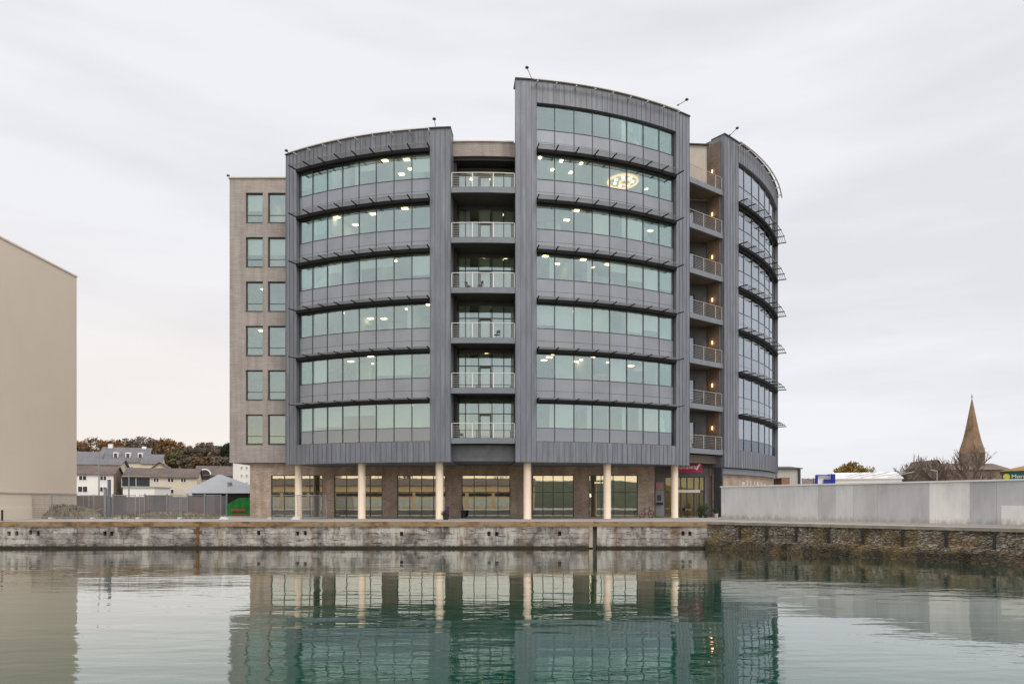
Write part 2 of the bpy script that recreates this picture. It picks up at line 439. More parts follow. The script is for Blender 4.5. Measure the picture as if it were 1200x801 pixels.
for bn, b in BAYS.items():
    CUR[0] = CRIGHT if bn == 'right' else CMAIN
    t0, t1, pt, rows, top = b['t0'], b['t1'], b['pt'], b['rows'], b['top']
    ta, tb = pt[0], pt[-1]
    zb, zt = 6.32, head(rows) + (0.27 if bn == 'left' else 0.02)
    # --- zinc shell: jambs, parapet band, base band, side returns, soffit
    z = MB(); z.mi = 0
    z.arcbox(t0, ta, 33.6 if bn == 'mid' else 32.9, RR, SOF, top)
    z.arcbox(tb, t1, 32.9, RR, SOF, top)
    z.arcbox(ta, tb, 32.9, RR, zt, top)
    z.arcbox(ta, tb, 32.9, RR, SOF, zb)
    if bn == 'mid':
        p0 = AP(t0, 33.6); z.box(p0[0] + 0.02, p0[0] + 0.25, p0[1], p0[1] + 7.2, SOF, top - 0.02)
    else: z.arcbox(t0, t0 + 0.006, 28.0, 32.9, SOF, top, 5)
    z.arcbox(t1 - 0.006, t1, 28.0, 32.9, SOF, top, 5)
    z.arcbox(t0 + 0.006, t1 - 0.006, 26.5, 32.9, SOF + 0.02, SOF + 0.3)
    z.mi = 1
    for (a, c, y0, y1) in ((t0, ta, SOF, top), (tb, t1, SOF, top), (ta, tb, zt, top), (ta, tb, SOF, zb)):
        seams(z, a, c, RR, y0, y1)
    z.build('zinc_cladding', [M['zinc'], M['zinc_seam']], bld)
    c = MB(); c.arcbox(t0 - 0.001, t1 + 0.001, 32.6, RR + 0.10, top, top + 0.10)
    c.build('coping', M['coping'], bld)
    g = MB()
    rr = RR + 0.42; zz = top - 0.12
    g.arcbox(ta - 0.01, tb + (0.0 if bn != 'right' else 0.03), rr - 0.07, rr + 0.07, zz - 0.05, zz + 0.05)
    for k in range(len(pt)):
        g.arcbox(pt[k] - 0.0012, pt[k] + 0.0012, RR - 0.02, rr, zz - 0.16, zz - 0.08, 5)
    g.build('edge_rail', M['white'], bld)
    # --- window rows
    for k in range(1, rows + 1):
        zs, zh = sill(k), head(k)
        low = zb if k == 1 else head(k - 1) + 0.28          # bottom of this storey's panels
        f = MB()
        for i, t in enumerate(pt):
            f.arcbox(t - 0.0009, t + 0.0009, GR - 0.10, GR + 0.035, low, zh, 5)
        for zz, hh in ((zs, 0.045), (zh - 0.03, 0.05), (low, 0.06)):
            f.arcbox(ta, tb, GR - 0.08, GR + 0.03, zz, zz + hh)
        win = f.build('ribbon_window', M['frame'], bld)
        gm = MB(); gm.arcbox(ta, tb, GR - 0.025, GR, zs + 0.045, zh - 0.03, 3.3)
        gm.build('glass', M['glass_side'] if bn == 'right' else M['glass'], win)
        s = MB(); sr = GR + 0.004
        mid = low + (zs - low) * 0.42
        if k == 1:
            s.arcbox(ta, tb, sr - 0.03, sr, low + 0.06, zs, 3.3)
            s.build('lower_pane', M['glass_low'], win)
        else:
            for i in range(len(pt) - 1):
                s.arcbox(pt[i] + 0.0012, pt[i + 1] - 0.0012, sr - 0.06, sr, low + 0.07, mid - 0.012, 5)
                s.arcbox(pt[i] + 0.0012, pt[i + 1] - 0.0012, sr - 0.06, sr, mid + 0.012, zs - 0.005, 5)
            if bn == 'right':
                s.build('spandrel_panel', M['glass_side'], win)
                s2 = MB(); s2.arcbox(ta, tb, sr - 0.30, sr - 0.22, low, zs)
                s2.build('spandrel_backing', M['spandrel'], win)
            else:
                s.build('spandrel_panel', M['spandrel'], win)
        # blinds behind single panes
        bl = MB(); nb = 0
        for i in range(len(pt) - 1):
            q = rnd.random()
            pr_ = 0.78 if k == 1 else (0.48 if bn == 'mid' else 0.44)
            if bn == 'mid' and k in (6, 7): pr_ = 0.05 if k == 6 else 0.25
            if q < pr_:
                drop = rnd.choice((1.0, 1.0, 0.72, 0.45, 0.86))
                w = 1.0 if rnd.random() < 0.75 else 0.25
                a, e = pt[i] + 0.0015, pt[i + 1] - 0.0015
                if w < 1: a = e - (e - a) * w; drop = 1.0
                bl = MB(); bl.arcbox(a, e, GR - 0.10, GR - 0.085, zh - (zh - zs) * drop + 0.03, zh - 0.02, 3.3); bl.build('blind', M['blind'], win)
        # sunshade over the row
        if not (k == rows and bn != 'left'):
            sh = MB(); z0 = zh + 0.22
            sh.arcbox(ta, tb, GR, GR + 0.40, zh + 0.01, z0 + 0.07)
            for t in pt:
                sh.arcbox(t - 0.0011, t + 0.0011, GR + 0.40, GR + 1.24, z0 - 0.01, z0 + 0.075, 5)
            sh.mi = 1
            for r_ in (GR + 0.58, GR + 0.76, GR + 0.94):
                sh.arcbox(ta, tb, r_ - 0.018, r_ + 0.018, z0 + 0.02, z0 + 0.045)
            sh.arcbox(ta, tb, GR + 1.12, GR + 1.17, z0 + 0.01, z0 + 0.06)
            sh.build('sunshade', [M['shade'], M['blade']], bld)

# --- floors, inner walls of the drums
fl = MB()
for bn, b in BAYS.items():
    CUR[0] = CRIGHT if bn == 'right' else CMAIN
    for k in range(1, b['rows'] + 1):
        top_ = sill(k + 1) - 1.05 if k < b['rows'] else b['top'] - 0.6
        fl.arcbox(b['t0'] + (0.04 if bn == 'mid' else 0.007), b['t1'] - 0.007, 26.6, GR - 0.12, head(k) + 0.14, top_, 2.5)
    fl.arcbox(b['t0'] + (0.04 if bn == 'mid' else 0.007), b['t1'] - 0.007, 26.6, GR - 0.12, SOF + 0.35, SILL1 - 1.05, 2.5)
fl.build('floor_slab', M['ceil'], bld)
iw = MB()
for bn, b in BAYS.items():
    CUR[0] = CRIGHT if bn == 'right' else CMAIN
    iw.arcbox(b['t0'] + (0.045 if bn == 'mid' else 0), b['t1'], 26.3, 26.5, SOF + 0.02, b['top'] - 0.4, 2.5)
    for k in range(1, b['rows'] + 1):
        for i in range(1, len(b['pt']) - 1):
            if rnd.random() < 0.28 and not (bn == 'mid' and k == 6):
                t = b['pt'][i] + 0.0
                iw.arcbox(t - 0.0015, t + 0.0015, 26.5, GR - 0.35, sill(k) - 1.05, head(k) + 0.14, 5)
iw.build('inner_wall', M['inwall'], bld)
for bn, b in BAYS.items():
    CUR[0] = CRIGHT if bn == 'right' else CMAIN
    for k in range(1, b['rows'] + 1):
        i = 0
        while i < len(b['pt']) - 1:
            n = rnd.choice((1, 1, 2)); j = min(i + n, len(b['pt']) - 1)
            q = rnd.random()
            if q < 0.62 and not (bn == 'mid' and k == 6):
                mk = 'part_dark' if q < 0.20 else ('part_mid' if q < 0.42 else ('part_warm' if q < 0.50 else 'inwall'))
                r_ = rnd.choice((31.6, 30.2, 28.6))
                hh = rnd.choice((2.6, 2.6, 1.9, 2.1))
                p = MB(); p.arcbox(b['pt'][i], b['pt'][j], r_ - 0.05, r_, sill(k) - 1.04, sill(k) - 1.04 + hh + 0.5, 3)
                p.build('partition', M[mk], bld)
            i = j

# --- ceiling lights seen through the glass (each one a part)
def ceil_light(t, r, z, w=0.23, kind='light'):
    l = MB(); dt = w / r
    l.arcbox(t - dt, t + dt, r - 0.16, r + 0.16, z - 0.04, z, 5)
    l.build('ceiling_light', M[kind], bld)
def pane_t(b, q):
    i = int(q); f = q - i; return b['pt'][i] + (b['pt'][i + 1] - b['pt'][i]) * f
LSPEC = {
    ('left', 6): [(5.3, 33.0), (6.5, 32.8), (6.4, 31.2), (7.5, 32.9), (7.8, 31.5), (6.9, 30.8), (5.6, 30.5)],
    ('left', 5): [(2.2, 32.8), (2.6, 30.9), (4.4, 32.4), (4.8, 30.6), (6.4, 32.8)],
    ('left', 4): [(1.7, 32.6), (5.6, 32.2), (7.7, 32.6)],
    ('left', 3): [(2.6, 32.2), (4.1, 29.6), (6.4, 31.9), (7.8, 32.9), (3.3, 30.0)],
    ('left', 2): [(2.6, 31.6), (3.4, 30.2), (4.4, 32.9), (4.7, 31.4), (5.5, 30.4)],
    ('left', 1): [(4.5, 32.6), (4.7, 31.3), (6.4, 33.0), (6.8, 32.0), (7.2, 31.2)],
    ('mid', 6): [(0.3, 33.0, 's'), (0.15, 31.5, 's'), (1.5, 32.8, 's'), (1.3, 31.2, 's'), (2.6, 32.8, 's'), (2.4, 31.1, 's'), (7.6, 30.9, 's')],
    ('mid', 5): [(2.3, 32.9), (2.2, 30.9), (7.5, 31.6)],
    ('mid', 4): [(0.6, 33.0), (2.7, 32.9), (4.3, 32.5), (3.6, 31.4), (2.2, 31.1), (1.5, 31.4)],
    ('mid', 3): [(0.6, 31.2), (2.5, 31.8), (5.5, 31.6)],
    ('mid', 2): [(1.1, 33.0), (1.0, 31.9), (0.9, 30.6), (3.2, 32.9), (3.0, 31.6), (2.8, 30.7), (4.8, 31.3), (6.5, 30.8)],
    ('right', 5): [(1.3, 32.5)], ('right', 4): [(0.4, 32.2)], ('right', 3): [(0.3, 32.6)],
}
for (bn, k), ls in LSPEC.items():
    CUR[0] = CRIGHT if bn == 'right' else CMAIN
    for e in ls:
        sp = len(e) > 2
        ceil_light(pane_t(BAYS[bn], e[0]), e[1], head(k) + 0.13, 0.10 if sp else 0.23, 'light_spot' if sp else 'light')
CUR[0] = CMAIN
# the warm ring lights of the top office
for (q, r, rad) in ((5.75, 31.2, 1.3), (5.95, 31.2, 0.5)):
    x, y = AP(pane_t(MBY, q), r); zz = head(6) + 0.06
    l = MB()
    l.tube([(x + rad * math.cos(a * math.pi / 12), y + rad * math.sin(a * math.pi / 12), zz) for a in range(25)], 0.09, 6, False)
    l.build('ring_light', M['light_ring'], bld)
x, y = AP(pane_t(MBY, 5.8), 31.2)
for a in range(7):
    l = MB(); l.lathe((x + 0.8 * math.cos(a * 0.9), y + 0.8 * math.sin(a * 0.9), head(6) + 0.02), [(0.10, 0), (0.10, 0.06)], 8)
    l.build('ceiling_light', M['light_spot'], bld)

# --- slot between the left and the middle drum: balconies
def railing_pts(ts, r, zf, hh=1.22, nb=7):
    m = MB()
    m.arcbox(ts[0], ts[-1], r - 0.03, r + 0.03, zf + hh - 0.05, zf + hh, 3)
    for t in ts:
        m.arcbox(t - 0.0011, t + 0.0011, r - 0.05, r + 0.03, zf, zf + hh - 0.05, 5)
    m.mi = 1
    for i in range(nb):
        zz = zf + 0.14 + i * (hh - 0.25) / nb
        m.arcbox(ts[0], ts[-1], r - 0.008, r + 0.008, zz, zz + 0.016, 3)
    return m
s0, s1 = LB['t1'], MBY['t0']
slot_w = s1 - s0
jam = MB()
jam.arcbox(s0, s0 + 0.0075, 30.9, 32.2, 6.6, 29.9, 5)
jam.arcbox(s1 + 0.005, s1 + 0.016, 30.85, 31.22, 6.3, 30.2, 5)
jam.arcbox(s1 + 0.016, s1 + 0.024, 26.8, 31.1, 6.3, 30.2, 5)
jam.arcbox(s0 - 0.006, s0 - 0.001, 26.8, 30.9, 6.3, 30.2, 5)
jam.build('slot_jamb', M['black'], bld)
pan = MB(); pan.arcbox(s0, s1 + 0.003, 31.0, 32.6, 29.98, 31.15)
pan.build('brick_parapet', M['block'], bld)
pan = MB(); pan.arcbox(s0, s1, 30.9, 32.72, 31.15, 31.24); pan.build('coping', M['white'], bld)
pan = MB(); pan.arcbox(s0, s1 + 0.005, 31.05, 32.4, 29.72, 29.98); pan.build('lintel', M['black'], bld)
pan = MB(); pan.arcbox(s0, s1 + 0.003, 26.6, 32.9, 4.78, 6.1); pan.build('slot_base_panel', M['zinc_seam'], bld)
ga, gb = s0 + 0.0075, s1 + 0.0065
for k in range(6):
    zf = 6.6 + PITCH * k
    sl = MB(); sl.mi = 0
    sl.arcbox(s0, s1, 33.70, 33.92, zf - 0.46, zf); sl.mi = 1
    sl.arcbox(s0, s1 + 0.003, 30.9, 33.70, zf - 0.30, zf - 0.02)
    bal = sl.build('balcony', [M['slab'], M['soffit']], bld)
    ts = [s0 + slot_w * q for q in (0.012, 0.335, 0.66, 0.988)]
    railing_pts(ts, 33.78, zf).build('railing', [M['white'], M['steel']], bal)
    top_ = zf + PITCH - 0.32 if k < 5 else 29.7
    gz = MB(); gz.arcbox(ga, gb, 31.0, 31.03, zf, top_ - 0.28, 5)
    gz.build('glass', M['glass'], bal)
    fm = MB()
    for q in (0, 0.125, 0.36, 0.60, 0.81, 1.0):
        t = ga + (gb - ga) * q; fm.arcbox(t - 0.0011, t + 0.0011, 30.97, 31.09, zf, top_ - 0.28, 5)
    for zz in (zf, zf + 2.28, top_ - 0.33):
        fm.arcbox(ga, gb, 30.98, 31.08, zz, zz + 0.06, 5)
    fm.arcbox(ga, gb, 30.95, 31.1, top_ - 0.28, top_, 5)
    fm.build('glazing_frame', M['frame'], bal)
    dm = MB(); d0, d1 = ga + (gb - ga) * 0.375, ga + (gb - ga) * 0.585
    dm.arcbox(d0, d0 + 0.003, 31.02, 31.14, zf + 0.02, zf + 2.25, 5); dm.arcbox(d1 - 0.003, d1, 31.02, 31.14, zf + 0.02, zf + 2.25, 5)
    dm.arcbox(d0 + 0.003, d1 - 0.003, 31.02, 31.14, zf + 2.13, zf + 2.25, 5); dm.arcbox(d0 + 0.003, d1 - 0.003, 31.02, 31.14, zf + 0.02, zf + 0.12, 5)
    dm.build('balcony_door', M['soffit'], bal)
    # room behind
    rm = MB(); rm.arcbox(s0, s1 + 0.016, 27.0, 27.15, zf - 0.3, top_ + 0.02, 5); rm.arcbox(s0, s1 + 0.0155, 27.2, 30.84, top_ + 0.0, top_ + 0.2, 5)
    rm.arcbox(s0, s1 + 0.015, 27.16, 30.84, zf - 0.295, zf - 0.025, 5)
    rm.build('room', M['inwall'], bal)
    for q in (0.0, 0.36, 0.6, 0.81):
        if True:
            a_ = ga + (gb - ga) * (q + 0.01); e_ = ga + (gb - ga) * (q + 0.2)
            bp = MB(); bp.arcbox(a_, min(e_, gb - 0.002), 30.72, 30.74, zf + rnd.choice((0.1, 0.1, 0.5)), top_ - 0.3, 5); bp.build('blind', M['blind'], bal)
    for q in ((0.2, 0.55, 0.9) if k in (5,) else ((0.5,) if k in (1, 2) else (0.45, 0.85))):
        ceil_light(ga + (gb - ga) * q, 30.0 - 0.8 * rnd.random(), top_ - 0.35 if k == 5 else top_ - 0.02, 0.16, 'light')

# --- slot between the middle and the right drum: open balconies with lit brick wall
q0, q1 = MBY['t1'], RB['t0']
FA = Vector(AP(q0, 33.9, CMAIN)); FB = Vector(AP(q1, 33.9, CRIGHT))      # ends of the balcony fronts
fdir = (FB - FA).normalized(); fin = Vector((-fdir.y, fdir.x)); flen = (FB - FA).length
BL, BR = AP(q0, 29.4, CMAIN), AP(q1, 32.25, CRIGHT)
FRt = AP(q1, 33.6, CRIGHT)
def slot_poly(d):
    p, q = FA + fin * d, FB + fin * d
    return [(p.x, p.y), (q.x, q.y), BR, BL]
bw = MB()
dx, dy = BR[0] - BL[0], BR[1] - BL[1]; ln = math.hypot(dx, dy)
holes = []
for k in range(6):
    zf = 6.25 + 4.02 * k
    holes.append((0.35, ln - 1.3, zf + 0.03, zf + 2.7))
bw.wall(BL, (dx / ln, dy / ln), 0, ln, SOF, 30.0, 0.3, holes); bw.build('balcony_back_wall', M['frame'], bld)
tw = MB(); tw.wall(BL, (dx / ln, dy / ln), 0, ln, 30.0, 35.2, 0.3, [(0.3, ln - 2.2, 30.4, 32.6)]); tw.build('rendered_wall', M['buff'], bld)
n2 = (-dy / ln, dx / ln)
lv = MB()
for i in range(12):
    zz = 30.45 + i * 0.18
    a = (BL[0] + dx / ln * 0.3 + n2[0] * 0.12, BL[1] + dy / ln * 0.3 + n2[1] * 0.12, zz)
    e = (BL[0] + dx / ln * (ln - 2.2) + n2[0] * 0.12, BL[1] + dy / ln * (ln - 2.2) + n2[1] * 0.12, zz)
    lv.bar(a, e, 0.05, 0.11)
lv.build('louvre', M['frame'], bld)
cp = MB(); a = Vector((*BL, 35.25)); e = Vector((*BR, 35.25)); cp.bar(a, e, 0.4, 0.1); cp.build('coping', M['coping'], bld)
bwr = MB()
ex, ey = FRt[0] - BR[0], FRt[1] - BR[1]; el_ = math.hypot(ex, ey)
bwr.wall((BR[0], BR[1]), (ex / el_, ey / el_), 0, el_, 5.8, 35.1, -0.15)
bwr.build('brick_return', brick('dark brown brick', (0.17, 0.115, 0.085), (0.25, 0.18, 0.14), (0.20, 0.17, 0.15), 0.225, 0.075), bld)
for k in range(7):
    zf = 6.25 + 4.02 * k
    sl = MB(); sl.mi = 1
    sl.prism(slot_poly(0.2), zf - 0.32, zf - 0.02); sl.mi = 0
    sl.wall(FA, fdir, 0, flen, zf - 0.46, zf, 0.2)
    bal = sl.build('balcony', [M['slab'], M['soffit']], bld)
    rl = MB()
    def fpt(q, z_): p = FA + fdir * flen * q + fin * 0.1; return (p.x, p.y, z_)
    rl.bar(fpt(0.005, zf + 1.2), fpt(0.995, zf + 1.2), 0.045, 0.04)
    for q in (0.015, 0.45, 0.80, 0.985): rl.bar(fpt(q, zf), fpt(q, zf + 1.175), 0.05, 0.05)
    for i in range(7): rl.bar(fpt(0.005, zf + 0.16 + i * 0.14), fpt(0.995, zf + 0.16 + i * 0.14), 0.016, 0.016)
    rl.build('railing', M['rail_dull'], bal)
    if k < 6:
        gz = MB(); gz.wall((BL[0] + n2[0] * 0.12, BL[1] + n2[1] * 0.12), (dx / ln, dy / ln), 0.36, ln - 1.31, zf + 0.04, zf + 2.69, 0.03)
        gz.build('glass', M['glass_low'], bal)
        fm = MB()
        for u in (0.36, (ln - 0.95) / 2, ln - 1.36):
            p = (BL[0] + dx / ln * u + n2[0] * 0.08, BL[1] + dy / ln * u + n2[1] * 0.08)
            fm.bar((*p, zf + 0.04), (*p, zf + 2.69), 0.06, 0.06)
        fm.build('glazing_frame', M['frame'], bal)
    wx, wy = BR[0] + ex * 0.42, BR[1] + ey * 0.42
    nn = (-ey / el_, ex / el_)       # into the wall; lamp sits on the other side
    lx, ly = wx + nn[0] * 0.0 - 0.10 * (ey / el_) * -1 * -1, wy
    lx, ly = wx - 0.14 * (-ey / el_) * -1, wy - 0.14 * (ex / el_) * -1
    # choose the side that faces the balcony (towards the middle drum)
    cxm, cym = (FA + FB) / 2
    sgn = 1 if ((cxm - wx) * nn[0] + (cym - wy) * nn[1]) > 0 else -1
    off = 0.14 if sgn < 0 else 0.29
    lx, ly = wx + sgn * nn[0] * off, wy + sgn * nn[1] * off
    wl = MB(); wl.lathe((lx, ly, zf + 1.95), [(0.05, 0), (0.06, 0.05), (0.06, 0.30), (0.05, 0.35)], 8)
    wl.build('wall_lamp', M['light_wall'], bal)
    pl = bpy.data.lights.new('lamp_glow', 'POINT'); pl.energy = 5; pl.color = (1.0, 0.55, 0.24); pl.shadow_soft_size = 0.12
    po = bpy.data.objects.new('lamp_glow', pl); COL.objects.link(po); po.parent = bal
    po.location = Vector((lx + sgn * nn[0] * 0.14, ly + sgn * nn[1] * 0.14, zf + 2.1)) - wloc(bal)
pn = MB(); pn.prism(slot_poly(0.7), 5.0, 5.75); pn.build('slot_soffit', M['soffit'], bld)

# --- masonry tower on the left, D 62
TD = 62.0; ty = Y(TD)
tx0 = X(269, TD); tx1 = X(345, TD)
tz0, tz1 = 5.0, Z(209, TD)
holes = []
wpx = ((288, 308), (314, 334.5))
for k in range(6):
    zt_ = Z(485.3, TD) + PITCH * k * 0.993; zb_ = Z(520, TD) + PITCH * k * 0.993
    for a, e in wpx: holes.append((X(a, TD) - tx0, X(e, TD) - tx0, zb_, zt_))
tw = MB(); tw.wall((tx0, ty), (1, 0), 0, tx1 - tx0, tz0, tz1, 0.45, holes)
tw.box(tx0, tx0 + 0.4, ty + 0.45, ty + 26, tz0, tz1)
tw.box(tx0 + 0.4, tx1, ty + 0.5, ty + 26, tz0, tz0 + 0.25)
tw.build('masonry_wall', M['block'], bld)
cp = MB(); cp.box(tx0 - 0.12, tx1, ty - 0.12, ty + 0.6, tz1, tz1 + 0.12); cp.box(tx0 - 0.12, tx0 + 0.5, ty + 0.6, ty + 26, tz1, tz1 + 0.12)
cp.build('coping', M['steel'], bld)
for k in range(6):
    for j, (a, e) in enumerate(wpx):
        h = holes[2 * k + j]
        xa, xb, za, zb_ = h[0] + tx0, h[1] + tx0, h[2], h[3]
        f = MB(); yy = ty + 0.24
        for (p, q) in (((xa, yy, za), (xa, yy, zb_)), ((xb, yy, za), (xb, yy, zb_))): f.bar((p[0] + (0.04 if p[0] == xa else -0.04), yy, za), (q[0] + (0.04 if q[0] == xa else -0.04), yy, zb_), 0.08, 0.10)
        f.box(xa + 0.08, xb - 0.08, yy - 0.05, yy + 0.05, zb_ - 0.10, zb_)
        f.box(xa + 0.08, xb - 0.08, yy - 0.05, yy + 0.05, za, za + 0.08)
        f.box(xa + 0.08, xb - 0.08, yy - 0.03, yy + 0.03, za + 0.70, za + 0.75)
        w = f.build('window', M['frame'], bld)
        g = MB(); g.box(xa + 0.05, xb - 0.05, yy + 0.0, yy + 0.02, za + 0.05, zb_ - 0.05); g.build('glass', M['glass'], w)
        s = MB(); s.box(xa, xb, ty - 0.04, ty + 0.19, za - 0.05, za + 0.004); s.build('sill', M['frame'], w)
        if rnd.random() < 0.3:
            s = MB(); s.box(xa + 0.08, xb - 0.08, yy + 0.2, yy + 0.22, za + rnd.choice((0.1, 1.2)), zb_); s.build('blind', M['blind'], w)
rm = MB()
rm.box(tx0 + 0.4, tx1, ty + 5.5, ty + 5.7, tz0, tz1)
for k in range(7):
    zz = Z(485.3, TD) + PITCH * k * 0.993 + 0.12
    if zz < tz1: rm.box(tx0 + 0.4, tx1, ty + 0.45, ty + 5.5, zz, min(zz + 0.6, tz1 - 0.05))
    rm.box(tx0 + 0.4, tx1, ty + 0.45, ty + 5.5, max(tz0 + 0.26, zz - 4.0), max(tz0 + 0.28, zz - 3.85))
rm.box((X(311, TD)) - 0.06, (X(311, TD)) + 0.06, ty + 0.45, ty + 5.5, tz0 + 0.3, tz1 - 0.1)
rm.build('room', M['inwall'], bld)
for (k, j, fx, dy_) in ((5, 0, 0.35, 1.2), (4, 1, 0.6, 2.6), (5, 1, 0.5, 3.4), (3, 0, 0.5, 2.5), (2, 0, 0.45, 2.0)):
    h = holes[2 * k + j]; xx = tx0 + h[0] + (h[1] - h[0]) * fx
    l = MB(); l.box(xx - 0.3, xx + 0.3, ty + dy_, ty + dy_ + 0.4, h[3] + 0.06, h[3] + 0.115); l.build('ceiling_light', M['light'], bld)

# --- the mass behind the drums (roof level walls)
core = MB()
core.arcbox(LB['t0'], LB['t1'], 25.6, 26.3, 4.8, 31.0, 2.5)
core.prism([AP(LB['t0'] + (MBY['t0'] - LB['t0']) * i / 8, 26.2) for i in range(9)] + [(X(604, 55) + 0, 40), (tx0 + 0.4, 40), (tx0 + 0.4, ty + 6)], 30.2, 31.0)
core.box(tx0 + 0.4, 30.0, 39.6, 40, 0, 31.0)
core.box(29.6, 30.0, 26.0, 39.6, 0, 34.6)
core.prism([(1.2, 40), (1.2, 8.4)] + [q_ for q_ in (AP(MBY['t0'] + (RB['t1'] - MBY['t0']) * i / 14, 26.2) for i in range(15)) if q_[0] > 1.4] + [(26.5, 40)], 34.3, 34.9)
core.build('roof_mass', M['zinc_seam'], bld)

# --- columns under the drums
for px in (350, 424, 515, 618, 711.5, 790.5):
    t = TH(px, 33.2); x, y = AP(t, 33.2)
    c = MB(); c.lathe((x, y, 0), [(0.36, 0.0), (0.36, 0.05), (0.33, 0.06), (0.315, 0.07), (0.315, SOF - 0.02), (0.315, SOF + 0.02)], 28)
    o = c.build('column', M['column'], bld)
    for p in o.data.polygons: p.use_smooth = len(p.vertices) == 4

# --- ground floor brick wall with shop windows
GD = 62.4; gy = Y(GD)
gx0, gx1 = X(293, GD), X(767, GD)
shop = [(317.5, 378, 4), (391.5, 448, 4), (465.5, 522.5, 4), (541, 598, 4), (624, 672.5, 4), (690, 747.5, 4)]
gh = Z(556.3, GD)
holes = [(X(a, GD) - gx0, X(e, GD) - gx0, 0.06, gh) for a, e, n in shop]
gw = MB(); gw.wall((gx0, gy), (1, 0), 0, gx1 - gx0, 0, 4.98, 0.35, holes)
gw.box(gx0, gx0 + 0.35, gy + 0.35, gy + 26, 0, 4.98)
gw.build('brick_wall', M['brick'], bld)
for (a, e, n), h in zip(shop, holes):
    xa, xb = h[0] + gx0, h[1] + gx0; yy = gy + 0.16
    f = MB()
    for i in range(n + 1):
        xx = xa + 0.04 + (xb - xa - 0.08) * i / n
        f.box(xx - 0.035, xx + 0.035, yy - 0.05, yy + 0.06, 0.06, gh)
    for zz in (0.06, 2.28, gh - 0.07):
        f.box(xa, xb, yy - 0.04, yy + 0.05, zz, zz + 0.07)
    w = f.build('shop_window', M['frame'], bld)
    g = MB(); g.box(xa + 0.03, xb - 0.03, yy, yy + 0.02, 0.1, gh - 0.03); g.build('glass', M['glass_shop'], w)
rm = MB(); rm.box(gx0 + 0.35, gx1, gy + 6.0, gy + 6.2, 0, 4.9); rm.box(gx0 + 0.35, gx1, gy + 0.35, gy + 6.0, 4.3, 4.5)
for a in (385, 457, 532, 611, 681): rm.box(X(a, GD) - 0.1, X(a, GD) + 0.1, gy + 0.35, gy + 6.0, 0, 4.3)
rm.build('room', M['inwall'], bld)
# shop counter and warm lamps inside the sixth shop
l = MB(); l.box(X(700, GD), X(716, GD), gy + 2.0, gy + 2.3, 3.2, 3.3); l.build('ceiling_light', M['light'], bld)
l = MB(); l.lathe((X(693, GD), gy + 1.2, 1.9), [(0.12, 0), (0.16, 0.1), (0.1, 0.3)], 10); l.build('ceiling_light', M['light_spot'], bld)

# --- entrance bay on the right of the brick wall
ED = 65.0; ey0 = Y(ED)
exa, exb = X(767, ED) - 0.6, X(853, ED)
dholes = [(X(779, ED) - exa, X(826, ED) - exa, 0.02, 3.85), (X(834, ED) - exa, X(846.5, ED) - exa, 0.3, 3.85)]
en = MB(); en.wall((exa, ey0), (1, 0), 0, exb - exa, 0, 4.98, 0.3, dholes)
en.build('entrance_wall', plain('grey brown cladding', (0.20, 0.19, 0.185), 0.6), bld)
rt = MB(); rt.box(gx1 - 0.35, gx1, gy + 0.35, ey0, 0, 4.98); rt.build('entrance_return', M['frame'], bld)
be = MB(); be.box(X(832, ED - 0.2), X(848, ED - 0.2), ey0 - 0.14, ey0 - 0.002, 3.95, 4.9); be.build('brick_panel', M['brick'], bld)
f = MB(); yy = ey0 + 0.12
da, db = dholes[0][0] + exa, dholes[0][1] + exa
for q in (0, 0.22, 0.40, 0.56, 0.74, 0.88, 1.0):
    xx = da + 0.04 + (db - da - 0.08) * q; f.box(xx - 0.05, xx + 0.05, yy - 0.05, yy + 0.05, 0.02, 3.85)
for zz in (2.35, 3.75): f.box(da, db, yy - 0.06, yy + 0.06, zz, zz + 0.12)
f.mi = 1; f.box(da + 0.9, db - 0.5, yy - 0.30, yy - 0.07, 2.32, 2.58); f.mi = 0
dr = f.build('entrance_door', [M['frame'], M['steel']], bld)
g = MB(); g.box(da, db, yy, yy + 0.02, 0.05, 3.8); g.build('glass', M['glass_door'], dr)
f = MB(); xa, xb = dholes[1][0] + exa, dholes[1][1] + exa
for xx in (xa + 0.04, xb - 0.04): f.box(xx - 0.04, xx + 0.04, yy - 0.05, yy + 0.05, 0.3, 3.85)
for zz in (0.3, 2.3, 3.78): f.box(xa, xb, yy - 0.04, yy + 0.04, zz, zz + 0.07)
w = f.build('shop_window', M['frame'], bld)
g = MB(); g.box(xa, xb, yy, yy + 0.02, 0.32, 3.8); g.build('glass', M['glass_door'], w)
M['lobby'] = plain('olive lobby wall', (0.24, 0.20, 0.07), 0.8, 0, 0.15, 0.5)
rm = MB(); rm.box(exa, exb, ey0 + 4, ey0 + 4.2, 0, 4.9); rm.box(exa, exb, ey0 + 0.3, ey0 + 4, 4.2, 4.4); rm.build('room', M['lobby'], bld)
for xx in (800, 838):
    l = MB(); l.box(X(xx, ED) - 0.6, X(xx, ED) + 0.6, ey0 + 1.0, ey0 + 2.6, 4.12, 4.19); l.build('ceiling_light', M['light'], bld)

# --- ground floor of the right drum
CUR[0] = CRIGHT
gr = MB()
gr.arcbox(RB['t0'] + 0.004, RB['t1'] - 0.01, 32.6, 33.45, 0, 4.05); gr.build('brick_wall', M['brick'], bld)
gr = MB(); gr.arcbox(RB['t0'] + 0.002, RB['t1'] - 0.004, 32.6, 33.75, 4.05, 4.58); gr.build('fascia', M['slab'], bld)
gr = MB(); gr.arcbox(RB['t0'] - 0.004, RB['t0'] + 0.003, 33.0, 33.85, 0, SOF); gr.build('corner_post', M['frame'], bld)

CUR[0] = CMAIN
